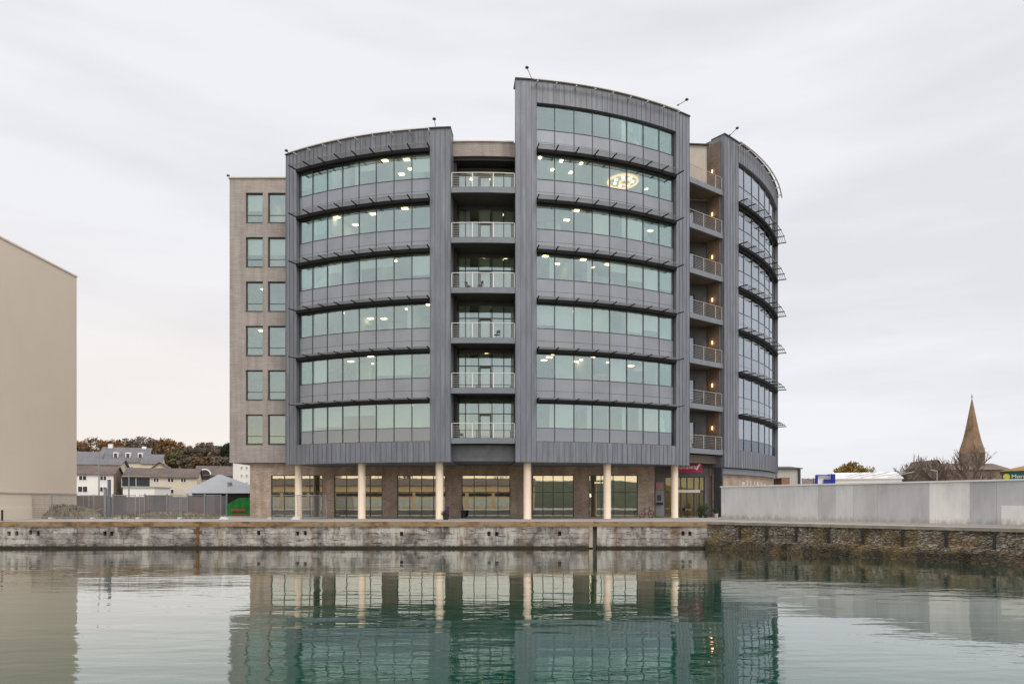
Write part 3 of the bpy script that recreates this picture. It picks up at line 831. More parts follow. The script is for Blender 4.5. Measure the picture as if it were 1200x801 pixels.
# --- roof lamps leaning out on short masts
for (px, D, zt, dxp, hz) in ((624, 55.3, 35.65, -6.5, 0.85), (795, 58.8, 35.65, 9.5, 0.32), (511, 55.4, 31.65, -2, 0.75), (345, 60.0, 31.65, -9, 0.55), (856, 63.6, 35.65, 7.5, 0.5), (273, 62.3, 31.0, -5, 0.1)):
    a = Vector((X(px, D), Y(D) + 0.15, zt)); e = a + Vector((dxp * D / 800, -0.25, hz))
    m = MB(); m.tube([a, e], 0.025, 6); m.lathe((a.x, a.y, a.z - 0.02), [(0.08, 0), (0.08, 0.06)], 8)
    m.lathe((e.x, e.y, e.z - 0.08), [(0.06, 0), (0.15, 0.06), (0.15, 0.12), (0.07, 0.2)], 10)
    m.build('roof_lamp', M['coping'], bld)

# ------------------------------------------------------------------ ground, quays and water
def ground_mat():
    m, nt, out = nmat('quay paving')
    v = coords(nt, 'Object')
    c = ramp(nt, noise(nt, v, 0.35, 6, 0.65), [(0.3, (0.24, 0.22, 0.20)), (0.6, (0.36, 0.34, 0.31)), (0.75, (0.40, 0.37, 0.32))])
    finish(nt, out, c, 0.9, 0, bump(nt, noise(nt, v, 14, 4), 0.3)); return m
def land_mat():
    m, nt, out = nmat('rough land')
    v = coords(nt, 'Object')
    c = ramp(nt, noise(nt, v, 0.08, 8, 0.7), [(0.3, (0.10, 0.11, 0.05)), (0.55, (0.17, 0.15, 0.10)), (0.75, (0.20, 0.18, 0.14))])
    finish(nt, out, c, 0.95, 0, bump(nt, noise(nt, v, 3, 5), 0.5)); return m
M['paving'] = ground_mat(); M['land'] = land_mat()
QY = Y(49.5); WZ = -1.95
QX = X(829, 49.5)                      # corner where the quay turns towards the viewer
rd = Vector((27.3 - QX, Y(36.4) - QY)); rd.normalize()      # direction of the right quay edge
rn = Vector((-rd.y, rd.x))             # points inland
rend = 200.0
def rq(u, d=0.0):
    return (QX + rd.x * u + rn.x * d, QY + rd.y * u + rn.y * d)
g = MB()
g.prism([(-300, QY + 0.55), (QX + 0.28, QY + 0.55), rq(rend, 0.55), (400, Y(-60)), (400, 70), (-300, 70)], -3.0, -0.004)
g.build('quay_ground', M['paving'])
tag(bpy.data.objects['quay_ground'], kind='structure')
def smooth(a, b, x):
    t = min(1, max(0, (x - a) / (b - a))); return t * t * (3 - 2 * t)
def hill(x, y):
    return 17.0 * smooth(48, 215, y) * smooth(30, -45, x) + 2.0 * smooth(60, 300, y) * smooth(0, 60, x)
g = MB(); nx, ny = 46, 40
xs = [-420 + 900 * i / nx for i in range(nx + 1)]; ys = [38 + 30 * (j / 10) + (0 if j < 10 else (j - 10) ** 2 * 0.9) for j in range(ny + 1)]
base = len(g.v)
for yv in ys:
    for xv in xs:
        g.v.append(Vector((xv, yv, hill(xv, yv) - (0.012 if yv > 40.5 else 0.012))))
for j in range(ny):
    for i in range(nx):
        a = j * (nx + 1) + i; g.f.append((a, a + 1, a + nx + 2, a + nx + 1)); g.m.append(0)
o = g.build('hillside_terrain', M['land'], smooth=True); tag(o, kind='structure')
g = MB(); g.face([(-4000, 900, -0.5), (4000, 900, -0.5), (4000, 5500, -0.5), (-4000, 5500, -0.5)])
o = g.build('distant_ground', M['land']); tag(o, kind='structure')

def quay_stone():
    m, nt, out = nmat('limestone quay blocks')
    tc = N(nt, 'ShaderNodeTexCoord')
    b = N(nt, 'ShaderNodeTexBrick'); b.offset = 0.43; b.squash = 1.3; b.squash_frequency = 3
    b.inputs['Color1'].default_value = rgba((0.40, 0.375, 0.365)); b.inputs['Color2'].default_value = rgba((0.27, 0.255, 0.25)); b.inputs['Mortar'].default_value = rgba((0.15, 0.14, 0.13))
    b.inputs['Scale'].default_value = 1; b.inputs['Mortar Size'].default_value = 0.018; b.inputs['Mortar Smooth'].default_value = 0.4
    b.inputs['Brick Width'].default_value = 1.7; b.inputs['Row Height'].default_value = 0.37
    nv = noise(nt, coords(nt, 'Object'), 1.1, 5, 0.7)
    va = N(nt, 'ShaderNodeVectorMath', operation='MULTIPLY_ADD'); va.inputs[1].default_value = (0.5, 0.26, 0)
    nt.links.new(nv, va.inputs[0]); nt.links.new(tc.outputs['UV'], va.inputs[2])
    nt.links.new(va.outputs[0], b.inputs['Vector'])
    c = mixc(nt, 1.0, b.outputs['Color'], ramp(nt, noise(nt, coords(nt, 'Object'), 0.9, 8, 0.7), [(0.38, (0.40, 0.36, 0.32)), (0.47, (0.92, 0.86, 0.81)), (0.53, (1.18, 1.11, 1.03)), (0.62, (1.75, 1.66, 1.52))]), 'MULTIPLY')
    # lime runs and rust runs
    lime = ramp(nt, noise(nt, coords(nt, 'Object', (1.1, 1.1, 0.25)), 0.55, 6, 0.72), [(0.51, (0, 0, 0)), (0.60, (0.95,) * 3)])
    c = mixc(nt, lime, c, (0.60, 0.57, 0.50))
    rust = ramp(nt, noise(nt, coords(nt, 'Object', (0.9, 0.9, 0.14)), 0.8, 6, 0.7), [(0.56, (0, 0, 0)), (0.65, (0.85,) * 3)])
    c = mixc(nt, rust, c, (0.26, 0.15, 0.06))
    # tide line: weed and wet stone with an uneven upper edge
    sp = N(nt, 'ShaderNodeSeparateXYZ'); nt.links.new(tc.outputs['Object'], sp.inputs[0])
    ad = N(nt, 'ShaderNodeMath', operation='MULTIPLY_ADD'); nt.links.new(noise(nt, coords(nt, 'Object', (1, 1, 0.5)), 3.5, 6, 0.7), ad.inputs[0]); ad.inputs[1].default_value = -0.28
    nt.links.new(sp.outputs['Z'], ad.inputs[2])
    wet = ramp(nt, ad.outputs[0], [(0.0, (1, 1, 1)), (0.02, (0, 0, 0))])
    mr = N(nt, 'ShaderNodeMapRange'); mr.inputs['From Min'].default_value = -1.80; mr.inputs['From Max'].default_value = -1.96
    nt.links.new(ad.outputs[0], mr.inputs['Value'])
    c = mixc(nt, mr.outputs[0], c, (0.035, 0.030, 0.018))
    # open joints and spalled hollows
    crk = ramp(nt, noise(nt, coords(nt, 'Object', (0.55, 0.55, 3.2)), 1.6, 7, 0.75), [(0.565, (0, 0, 0)), (0.62, (0.9,) * 3)])
    c = mixc(nt, crk, c, (0.07, 0.06, 0.05))
    h = N(nt, 'ShaderNodeMath', operation='MULTIPLY_ADD'); nt.links.new(b.outputs['Fac'], h.inputs[0]); h.inputs[1].default_value = -0.8
    nt.links.new(noise(nt, coords(nt, 'Object'), 5, 6, 0.7), h.inputs[2])
    finish(nt, out, c, 0.85, 0, bump(nt, h.outputs[0], 0.9, 0.04)); return m
def rubble():
    m, nt, out = nmat('rubble stone')
    v0 = coords(nt, 'UV', (1.0, 3.3, 1))
    nd = N(nt, 'ShaderNodeTexNoise'); nd.inputs['Scale'].default_value = 2.5; nt.links.new(v0, nd.inputs['Vector'])
    va = N(nt, 'ShaderNodeVectorMath', operation='MULTIPLY_ADD'); va.inputs[1].default_value = (0.35, 0.35, 0.0)
    nt.links.new(nd.outputs['Color'], va.inputs[0]); nt.links.new(v0, va.inputs[2])
    vo = N(nt, 'ShaderNodeTexVoronoi'); vo.inputs['Scale'].default_value = 3.3; nt.links.new(va.outputs[0], vo.inputs['Vector'])
    ve = N(nt, 'ShaderNodeTexVoronoi', feature='DISTANCE_TO_EDGE'); ve.inputs['Scale'].default_value = 3.3; nt.links.new(va.outputs[0], ve.inputs['Vector'])
    sc_ = N(nt, 'ShaderNodeSeparateColor'); nt.links.new(vo.outputs['Color'], sc_.inputs[0])
    c = ramp(nt, sc_.outputs[0], [(0.0, (0.15, 0.12, 0.08)), (0.35, (0.30, 0.25, 0.18)), (0.7, (0.40, 0.34, 0.28)), (1.0, (0.52, 0.46, 0.40))])
    c = mixc(nt, ramp(nt, ve.outputs['Distance'], [(0.0, (1, 1, 1)), (0.09, (0, 0, 0))]), c, (0.05, 0.045, 0.04))
    tc = N(nt, 'ShaderNodeTexCoord'); sp = N(nt, 'ShaderNodeSeparateXYZ'); nt.links.new(tc.outputs['Object'], sp.inputs[0])
    ad = N(nt, 'ShaderNodeMath', operation='MULTIPLY_ADD'); nt.links.new(noise(nt, coords(nt, 'Object'), 1.2, 6, 0.7), ad.inputs[0]); ad.inputs[1].default_value = 1.0
    nt.links.new(sp.outputs['Z'], ad.inputs[2])
    mr = N(nt, 'ShaderNodeMapRange'); mr.inputs['From Min'].default_value = -0.45; mr.inputs['From Max'].default_value = -1.1; mr.inputs['To Max'].default_value = 0.88
    nt.links.new(ad.outputs[0], mr.inputs['Value'])
    c = mixc(nt, mr.outputs[0], c, (0.05, 0.043, 0.025))
    och = ramp(nt, noise(nt, coords(nt, 'Object'), 0.6, 6, 0.7), [(0.46, (0, 0, 0)), (0.60, (0.8,) * 3)])
    c = mixc(nt, och, c, (0.24, 0.165, 0.075), )
    finish(nt, out, c, 0.9, 0, bump(nt, ramp(nt, ve.outputs['Distance'], [(0, (0, 0, 0)), (0.16, (1, 1, 1))]), 1.0, 0.10)); return m
def coping_stone():
    m, nt, out = nmat('stained coping stone')
    v = coords(nt, 'Object')
    c = ramp(nt, noise(nt, coords(nt, 'Object', (0.7, 0.7, 1.6)), 0.9, 8, 0.78), [(0.36, (0.10, 0.075, 0.05)), (0.44, (0.25, 0.14, 0.065)), (0.51, (0.37, 0.23, 0.11)), (0.57, (0.36, 0.27, 0.18)), (0.64, (0.14, 0.12, 0.06))])
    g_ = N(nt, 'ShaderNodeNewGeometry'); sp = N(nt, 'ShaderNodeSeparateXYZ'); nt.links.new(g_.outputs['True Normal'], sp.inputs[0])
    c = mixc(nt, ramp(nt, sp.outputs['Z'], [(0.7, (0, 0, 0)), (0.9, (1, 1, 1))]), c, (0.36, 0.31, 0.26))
    finish(nt, out, c, 0.85, 0, bump(nt, noise(nt, v, 9, 5), 0.5, 0.02)); return m
M['quay'] = quay_stone(); M['rubble'] = rubble(); M['copstone'] = coping_stone()
# left quay wall with pairs of timber sockets
sock = []
for px in (10.5, 19.5, 35.5, 44.5, 123, 131, 348.5, 357.5, 470.5, 573, 582, 800.5, 808.5, 656, 303):
    x = X(px, 49.5) + 100
    dz = rnd.uniform(-0.04, 0.04) - (0.0 if px != 35.5 else -0.1)
    sock.append((x - 0.12, x + 0.12, -1.02 + dz, -0.70 + dz))
sock.append((X(693, 49.5) + 100 + 0.10, X(693, 49.5) + 100 + 0.42, -3.0, -0.36))
q = MB(); q.wall((-100, QY), (1, 0), 0, 100 + QX, -3.0, -0.35, 0.55, sock)
q.build('quay_wall', M['quay']); tag(bpy.data.objects['quay_wall'], kind='structure')
q = MB(); xx = -100.0
while xx < QX - 0.2:
    w = rnd.uniform(1.5, 2.4); e = min(xx + w, QX)
    q.box(xx + 0.006, e - 0.006, QY - 0.06 + rnd.uniform(-0.02, 0.02), QY + 0.62, -0.35, 0.0 + rnd.uniform(-0.006, 0.006)); xx = e
o = q.build('quay_coping', M['copstone']); tag(o, kind='structure')
# right rubble wall, uneven face, on a projecting footing
q = MB(); du = 0.35
nu = int(150 / du); zs_ = [-3.0, -1.75, -1.45, -1.22, -1.2, -0.9, -0.6, -0.3, -0.18]
idx = {}
for i in range(nu + 1):
    for j, zz in enumerate(zs_):
        out_ = -0.38 if zz < -1.21 else 0.0
        jit = rnd.uniform(-0.09, 0.09) if j not in (0, len(zs_) - 1) else 0
        p = rq(i * du, out_ + jit); idx[(i, j)] = len(q.v); q.v.append(Vector((p[0], p[1], zz + (rnd.uniform(-0.07, 0.07) if 0 < j < 8 else 0))))
for i in range(nu):
    for j in range(len(zs_) - 1):
        q.f.append((idx[(i, j)], idx[(i + 1, j)], idx[(i + 1, j + 1)], idx[(i, j + 1)])); q.m.append(0)
o = q.build('rubble_quay_wall', M['rubble'], smooth=True); tag(o, kind='structure')
q = MB(); u = 0.0
M['copr'] = plain('grey kerb stone', (0.30, 0.26, 0.21), 0.85, 0, 0.25, 1.2, bmp=0.4)
while u < 150:
    w = rnd.uniform(1.6, 2.6)
    a, b_, c_, d_ = rq(u + 0.01, -0.08), rq(u + w - 0.01, -0.08), rq(u + w - 0.01, 0.7), rq(u + 0.01, 0.7)
    q.prism([a, b_, c_, d_], -0.19, 0.0); u += w
o = q.build('quay_kerb', M['copr']); tag(o, kind='structure')

def water_mat():
    m, nt, out = nmat('harbour water')
    n1 = noise(nt, coords(nt, 'Object', (0.32, 1.0, 1)), 0.55, 3, 0.5)
    n2 = noise(nt, coords(nt, 'Object', (0.5, 1.3, 1)), 2.2, 3, 0.5)
    patch = ramp(nt, noise(nt, coords(nt, 'Object', (0.5, 1.6, 1)), 0.09, 3, 0.5), [(0.38, (0.28,) * 3), (0.62, (1.15,) * 3)])
    a = N(nt, 'ShaderNodeMath', operation='MULTIPLY_ADD'); nt.links.new(n2, a.inputs[0]); a.inputs[1].default_value = 0.22; nt.links.new(n1, a.inputs[2])
    b_ = N(nt, 'ShaderNodeMath', operation='MULTIPLY'); nt.links.new(a.outputs[0], b_.inputs[0]); nt.links.new(patch, b_.inputs[1])
    bp = bump(nt, b_.outputs[0], 1.0, 0.035)
    df = N(nt, 'ShaderNodeBsdfDiffuse'); df.inputs['Color'].default_value = (0.003, 0.050, 0.029, 1)
    gl = N(nt, 'ShaderNodeBsdfGlossy'); gl.inputs['Roughness'].default_value = 0.015; gl.inputs['Color'].default_value = (0.98, 0.98, 0.97, 1)
    nt.links.new(bp, gl.inputs['Normal'])
    fr = N(nt, 'ShaderNodeFresnel'); fr.inputs[0].default_value = 1.5; nt.links.new(bp, fr.inputs['Normal'])
    mr = N(nt, 'ShaderNodeMapRange'); mr.inputs['From Min'].default_value = 0.06; mr.inputs['From Max'].default_value = 0.72; mr.inputs['To Min'].default_value = 0.11; mr.inputs['To Max'].default_value = 1.0
    nt.links.new(fr.outputs[0], mr.inputs['Value'])
    mx = N(nt, 'ShaderNodeMixShader'); nt.links.new(mr.outputs[0], mx.inputs[0]); nt.links.new(df.outputs[0], mx.inputs[1]); nt.links.new(gl.outputs[0], mx.inputs[2])
    nt.links.new(mx.outputs[0], out.inputs[0]); return m
M['water'] = water_mat()
q = MB(); q.face([(-300, -120, WZ), (300, -120, WZ), (300, 12, WZ), (-300, 12, WZ)])
o = q.build('harbour_water', M['water']); tag(o, kind='structure')

# ------------------------------------------------------------------ beige building on the left
M['beige'] = None
def beige_mat():
    m, nt, out = nmat('beige render')
    c = ramp(nt, noise(nt, coords(nt, 'Object', (0.5, 0.5, 0.3)), 0.35, 6, 0.6), [(0.3, (0.69, 0.60, 0.495)), (0.7, (0.74, 0.65, 0.545))])
    finish(nt, out, c, 0.9, 0, bump(nt, noise(nt, coords(nt, 'Object'), 6, 4), 0.15)); return m
M['beige'] = beige_mat()
bx = -40.3; bt = thing('blank_walled_building', 'tall windowless beige rendered building at the left edge', 'building', (bx - 8, 0, 0))
topz = Z(325, 63.2)
m = MB(); m.box(bx - 26, bx, Y(51.0), Y(63.2), 0.95, topz); m.build('rendered_wall', M['beige'], bt)
m = MB(); m.box(bx - 26.1, bx + 0.06, Y(51.0) - 0.06, Y(63.2) + 0.06, topz, topz + 0.14); m.build('coping', M['beige'], bt)
m = MB(); m.box(bx - 26, bx + 0.05, Y(51.0) - 0.05, Y(63.2) + 0.05, 0, 0.95); m.build('plinth', M['beige'], bt)
m = MB(); m.box(bx + 0.002, bx + 0.07, Y(51.0), Y(63.2), 2.12, 2.22); m.build('ledge', M['buff'], bt)

# ------------------------------------------------------------------ hoarding wall on the right quay
hA = Vector((X(845, 56), Y(56))); hB = Vector((X(1200, 38.2), Y(38.2)))
hd = (hB - hA).normalized(); hn = Vector((-hd.y, hd.x)); hl = 60.0
hw = thing('concrete_wall', 'long pale grey patched concrete wall with white capping on the right quay', 'wall', (hA.x, hA.y, 0))
def panel_mat(name, c):
    m, nt, out = nmat(name)
    f = noise(nt, coords(nt, 'Object', (1, 1, 0.3)), 0.9, 6, 0.65)
    col = ramp(nt, f, [(0.36, tuple(x * 0.88 for x in c)), (0.5, c), (0.62, tuple(min(1, x * 1.08) for x in c))])
    tc = N(nt, 'ShaderNodeTexCoord'); sp = N(nt, 'ShaderNodeSeparateXYZ'); nt.links.new(tc.outputs['Object'], sp.inputs[0])
    ad = N(nt, 'ShaderNodeMath', operation='MULTIPLY_ADD'); nt.links.new(noise(nt, coords(nt, 'Object', (1.6, 1.6, 0.5)), 1.8, 6, 0.75), ad.inputs[0]); ad.inputs[1].default_value = -1.4
    nt.links.new(sp.outputs['Z'], ad.inputs[2])
    mr = N(nt, 'ShaderNodeMapRange'); mr.inputs['From Min'].default_value = -0.25; mr.inputs['From Max'].default_value = -0.7; mr.inputs['To Max'].default_value = 0.7
    nt.links.new(ad.outputs[0], mr.inputs['Value'])
    col = mixc(nt, mr.outputs[0], col, (0.24, 0.23, 0.20))
    scf = ramp(nt, noise(nt, coords(nt, 'Object', (3, 3, 0.25)), 2.2, 5, 0.75), [(0.60, (0, 0, 0)), (0.66, (0.35,) * 3)])
    col = mixc(nt, scf, col, (0.30, 0.29, 0.27))
    finish(nt, out, col, 0.85, 0, bump(nt, f, 0.15)); return m
pm = {'a': panel_mat('grey panel', (0.62, 0.62, 0.60)), 'b': panel_mat('mid grey panel', (0.55, 0.54, 0.535)), 'c': panel_mat('white panel', (0.78, 0.76, 0.72)), 'd': panel_mat('dull grey panel', (0.51, 0.50, 0.50)), 'e': panel_mat('mauve grey panel', (0.55, 0.53, 0.52))}
def hu(px):      # distance along the wall seen at pixel px
    k = (px - CX) / FPX
    # hA.x + hd.x u = k (hA.y + hd.y u - CAMY)
    return (k * (hA.y - CAMY) - hA.x) / (hd.x - k * hd.y)
edges = [(845, 'a'), (880, 'a'), (917.5, 'a'), (959, 'e'), (979, 'a'), (1000, 'b'), (1028, 'd'), (1089, 'c'), (1136.5, 'd'), (1168, 'b')]
us = [hu(e[0]) for e in edges] + [hu(1230)]
for i, (pxe, k) in enumerate(edges):
    u0, u1 = us[i], us[i + 1]
    m = MB(); m.wall((hA.x, hA.y), (hd.x, hd.y), u0 + 0.005, u1 - 0.005, 0.1, 2.62, 0.12); m.build('wall_panel', pm[k], hw)
u = us[-1]; i = 0
while u < hl:
    m = MB(); m.wall((hA.x, hA.y), (hd.x, hd.y), u + 0.012, u + 2.4 - 0.012, 0.1, 2.62, 0.12); m.build('wall_panel', pm['abcd'[i % 4]], hw); u += 2.4; i += 1
m = MB(); o0 = hA - hn * 0.013; m.wall((o0.x, o0.y), (hd.x, hd.y), hu(1173.5), hu(1200) + 2.0, 0.12, 1.22, 0.01); m.build('repair_patch', pm['c'], hw)
m = MB(); o0 = hA - hn * 0.015; m.wall((o0.x, o0.y), (hd.x, hd.y), 0.12, 0.24, 0.3, 1.35, 0.012); m.build('repair_patch', M['white'], hw)
m = MB(); o0 = hA - hn * 0.07; m.wall((o0.x, o0.y), (hd.x, hd.y), -0.05, hl, 2.62, 2.72, 0.28); m.build('capping', M['white'], hw)
m = MB(); o0 = hA - hn * 0.10; m.wall((o0.x, o0.y), (hd.x, hd.y), -0.05, hl, 0, 0.1, 0.35); m.build('plinth', M['buff'], hw)
m = MB(); o0 = hA + hn * 0.03; m.wall((o0.x, o0.y), (hd.x, hd.y), 0.05, hl, 0.1, 2.62, 0.06); m.build('panel_joint', M['galv'], hw)

# timber fender posts on the rubble wall
M['tar'] = plain('tarred timber', (0.035, 0.03, 0.025), 0.8, 0, 0.3, 3, (1, 1, 0.3))
def ru(px):
    k = (px - CX) / FPX
    return (k * (QY - CAMY) - QX) / (rd.x - k * rd.y)
fend = None
for i, px in enumerate((868, 899, 934, 971.5, 1012, 1058.5, 1109.5, 1166)):
    if fend is None:
        m = MB(); m.box(-0.07, 0.07, -0.07, 0.07, -1.35, -0.2)
        fend = m.build('timber_fender', M['tar']); o = fend
    else:
        o = fend.copy(); COL.objects.link(o)
    p = rq(ru(px), -0.14); o.location = (p[0], p[1], 0); o.rotation_euler = (0, 0, math.atan2(rd.y, rd.x)); o.scale = (1, 1, 1 if i % 2 else 0.85)
    tag(o, 'dark vertical timber fender on the rubble quay wall', 'fender', 'fenders along the rubble quay wall')
m = MB(); x = X(693, 49.5); m.box(x - 0.17, x + 0.09, QY - 0.10, QY + 0.1, -1.86, -0.36)
M['rustw'] = plain('stained timber', (0.42, 0.35, 0.26), 0.85, 0, 0.4, 2.0, (1, 1, 0.3))
o = m.build('timber_fender', M['rustw'], origin=(x, QY, -1.2)); tag(o, 'pale stained timber post in the stone quay wall below the fifth column', 'fender')
for px, lab in ((232, 'rust streaked iron bracket on the stone quay wall left of the office block'),):
    x = X(px, 49.5)
    m = MB(); m.box(x - 0.10, x + 0.10, QY - 0.09, QY + 0.02, -1.7, -0.36); m.box(x - 0.3, x + 0.3, QY - 0.06, QY + 0.01, -0.8, -0.62)
    o = m.build('iron_stanchion', plain('rusty iron', (0.20, 0.10, 0.04), 0.9, 0, 0.5, 3), origin=(x, QY, -1)); tag(o, lab, 'bracket')

# ------------------------------------------------------------------ text helper
def text_mesh(name, body, size, mat_, parent, loc, rz=0.0, ext=0.01, origin_ctr=True, squash=1.0):
    cu = bpy.data.curves.new(name, 'FONT'); cu.body = body; cu.size = size; cu.extrude = ext
    cu.align_x = 'CENTER' if origin_ctr else 'LEFT'; cu.align_y = 'CENTER'
    to = bpy.data.objects.new(name, cu); COL.objects.link(to)
    dg = bpy.context.evaluated_depsgraph_get()
    me = bpy.data.meshes.new_from_object(to.evaluated_get(dg))
    bpy.data.objects.remove(to); bpy.data.curves.remove(cu)
    me.transform(Matrix.Rotation(rz, 4, 'Z') @ Matrix.Rotation(R_(90), 4, 'X') @ Matrix.Diagonal((squash, 1, 1, 1)))
    me.materials.clear(); me.materials.append(mat_)
    o = bpy.data.objects.new(name, me); COL.objects.link(o)
    o.parent = parent; o.location = Vector(loc) - wloc(parent)
    return o
M['magenta'] = plain('magenta sign', (0.36, 0.008, 0.07), 0.5, 0, 0.05)
M['wtext'] = plain('white letters', (0.85, 0.83, 0.80), 0.5, 0, 0.02)
sgx0, sgx1 = X(788, 63.5), X(823, 63.5)
sg = thing('shop_sign', 'magenta shop sign with white lettering over the entrance doors', 'sign', ((sgx0 + sgx1) / 2, Y(63.5), Z(554, 63.5)))
m = MB(); z0_, z1_ = Z(553.5, 63.5), Z(543.0, 63.5)
m.box(sgx0, sgx1, Y(63.5), Y(63.5) + 0.12, z0_, z1_); m.build('sign_board', M['magenta'], sg)
m = MB(); m.box(sgx0 + 0.3, sgx0 + 0.4, Y(63.5) + 0.12, ey0, z1_ - 0.2, z1_ - 0.1); m.box(sgx1 - 0.4, sgx1 - 0.3, Y(63.5) + 0.12, ey0, z1_ - 0.2, z1_ - 0.1); m.build('bracket', M['frame'], sg)
text_mesh('lettering', 'runaway', 0.62, M['wtext'], sg, (X(806, 63.5), Y(63.5) - 0.012, Z(546.8, 63.5)), 0, 0.01, True, 1.0)
m = MB(); m.bar((X(816, 63.5), Y(63.5) - 0.02, Z(550, 63.5)), (X(820, 63.5), Y(63.5) - 0.02, Z(543.2, 63.5)), 0.03, 0.16); m.build('swash', M['wtext'], sg)
# white lettering on the brick under the right drum
CUR[0] = CRIGHT
tt = TH(882, 33.47); x, y = AP(tt, 33.5)
ws = thing('wall_lettering', 'white lettering on the brick wall under the right hand drum', 'sign', (x, y, 3.0))
word = 'millbay'
for i, ch in enumerate(word):
    t = TH(871 + i * 4.2, 33.47); x, y = AP(t, 33.49)
    text_mesh('letter', ch, 0.85, M['wtext'], ws, (x, y, Z(566.3 + i * 0.35, y - CAMY)), t, 0.015, True, 1.0)

CUR[0] = CMAIN
# ------------------------------------------------------------------ things on the quay by the building
M['ironb'] = plain('black iron', (0.02, 0.02, 0.022), 0.5, 0.2)
M['pot'] = plain('dark pot', (0.03, 0.03, 0.032), 0.6)
M['leaf'] = plain('leaf green', (0.05, 0.09, 0.03), 0.7, 0, 0.4, 5)
M['purple'] = plain('purple petals', (0.16, 0.05, 0.22), 0.7, 0, 0.4, 6)
def scatter_leaves(mb, c, rx, ry, rz, n, s, rn=rnd):
    for _ in range(n):
        while True:
            p = Vector((rn.uniform(-1, 1), rn.uniform(-1, 1), rn.uniform(-1, 1)))
            if p.length <= 1: break
        p = Vector((c[0] + p.x * rx, c[1] + p.y * ry, c[2] + p.z * rz))
        a = Vector((rn.gauss(0, 1), rn.gauss(0, 1), rn.gauss(0, 1))).normalized()
        b_ = a.orthogonal().normalized(); cc = a.cross(b_)
        w = s * rn.uniform(0.6, 1.3)
        mb.face([p - b_ * w, p - cc * w * 0.5, p + b_ * w, p + cc * w * 0.5])
# flower planter beside the third column
px_, py_ = X(522.5, 54.8), Y(54.8)
pt_ = thing('flower_planter', 'dark pot of tall purple flowers beside the third column', 'planter', (px_, py_, 0))
m = MB(); m.lathe((px_, py_, 0), [(0.20, 0), (0.28, 0.42), (0.30, 0.45), (0.26, 0.45)], 14); m.build('pot', M['pot'], pt_)
m = MB(); scatter_leaves(m, (px_ - 0.15, py_, 0.55), 0.28, 0.2, 0.2, 120, 0.07); m.build('foliage', M['leaf'], pt_)
m = MB(); scatter_leaves(m, (px_ + 0.12, py_, 0.78), 0.2, 0.2, 0.38, 220, 0.06); m.build('blossom', M['purple'], pt_)
# black bucket
bx_, by_ = X(543.4, 61.2), Y(61.2)
m = MB(); m.lathe((bx_, by_, 0), [(0.22, 0), (0.26, 0.62), (0.28, 0.62), (0.28, 0.66), (0.2, 0.66)], 14)
o = m.build('litter_bin', M['pot'], origin=(bx_, by_, 0)); tag(o, 'small black bin at the foot of the fourth shop window', 'bin')
# bicycle leaning on the brick pier
def bicycle(loc, rz):
    t = thing('bicycle', 'dark bicycle parked against the brick pier left of the entrance', 'bicycle', loc, rz)
    def ring(c, r, rad):
        m = MB(); m.tube([(c[0] + r * math.cos(a * math.pi / 12), c[1], c[2] + r * math.sin(a * math.pi / 12)) for a in range(25)], rad, 6, False)
        for a in range(12):
            m.tube([c, (c[0] + r * math.cos(a * math.pi / 6), c[1], c[2] + r * math.sin(a * math.pi / 6))], 0.006, 4)
        return m
    L = [Vector(loc)]
    def bl(mb, nm, mt):
        o = mb.build(nm, mt); o.parent = t; return o
    bl(ring((-0.52, 0, 0.34), 0.33, 0.028), 'wheel', M['ironb']); bl(ring((0.52, 0, 0.34), 0.33, 0.028), 'wheel', M['ironb'])
    m = MB()
    for a, b_ in (((-0.52, 0, 0.34), (-0.08, 0, 0.30)), ((-0.08, 0, 0.30), (-0.22, 0, 0.82)), ((-0.2, 0, 0.74), (0.36, 0, 0.80)), ((-0.08, 0, 0.30), (0.38, 0, 0.72)), ((-0.52, 0, 0.34), (-0.2, 0, 0.74)), ((0.34, 0, 0.92), (0.52, 0, 0.34))):
        m.tube([a, b_], 0.02, 6)
    bl(m, 'bicycle_frame', plain('dark red paint', (0.12, 0.03, 0.03), 0.4))
    m = MB(); m.box(-0.36, -0.10, -0.06, 0.06, 0.82, 0.87); bl(m, 'saddle', M['ironb'])
    m = MB(); m.tube([(0.34, 0, 0.92), (0.33, 0, 1.0), (0.36, -0.26, 1.02)], 0.015, 6); m.tube([(0.33, 0, 1.0), (0.36, 0.26, 1.02)], 0.015, 6); bl(m, 'handlebar', M['ironb'])
    return t
bicycle((X(758, 61.6), Y(61.6) + 0.2, 0), R_(28))
# cash machine on the entrance wall
cx_ = X(778, 64.6)
cmach = thing('cash_machine', 'grey cash machine with pink sign above at the left of the entrance', 'cash machine', (cx_ - 0.3, ey0 - 0.1, 0))
m = MB(); m.box(cx_ - 0.75, cx_ + 0.05, ey0 - 0.12, ey0 - 0.004, 0.05, 2.55); m.build('machine_body', plain('grey machine', (0.33, 0.32, 0.33), 0.5), cmach)
m = MB(); m.box(cx_ - 0.72, cx_ + 0.02, ey0 - 0.16, ey0 - 0.122, 2.6, 3.3); m.build('sign_board', plain('faded pink', (0.50, 0.26, 0.24), 0.6), cmach)
m = MB(); m.box(cx_ - 0.65, cx_ - 0.05, ey0 - 0.30, ey0 - 0.122, 1.18, 1.38); m.build('keypad_shelf', M['black'], cmach)
m = MB(); m.box(cx_ - 0.55, cx_ - 0.2, ey0 - 0.14, ey0 - 0.122, 1.55, 2.1); m.build('screen', M['frame'], cmach)
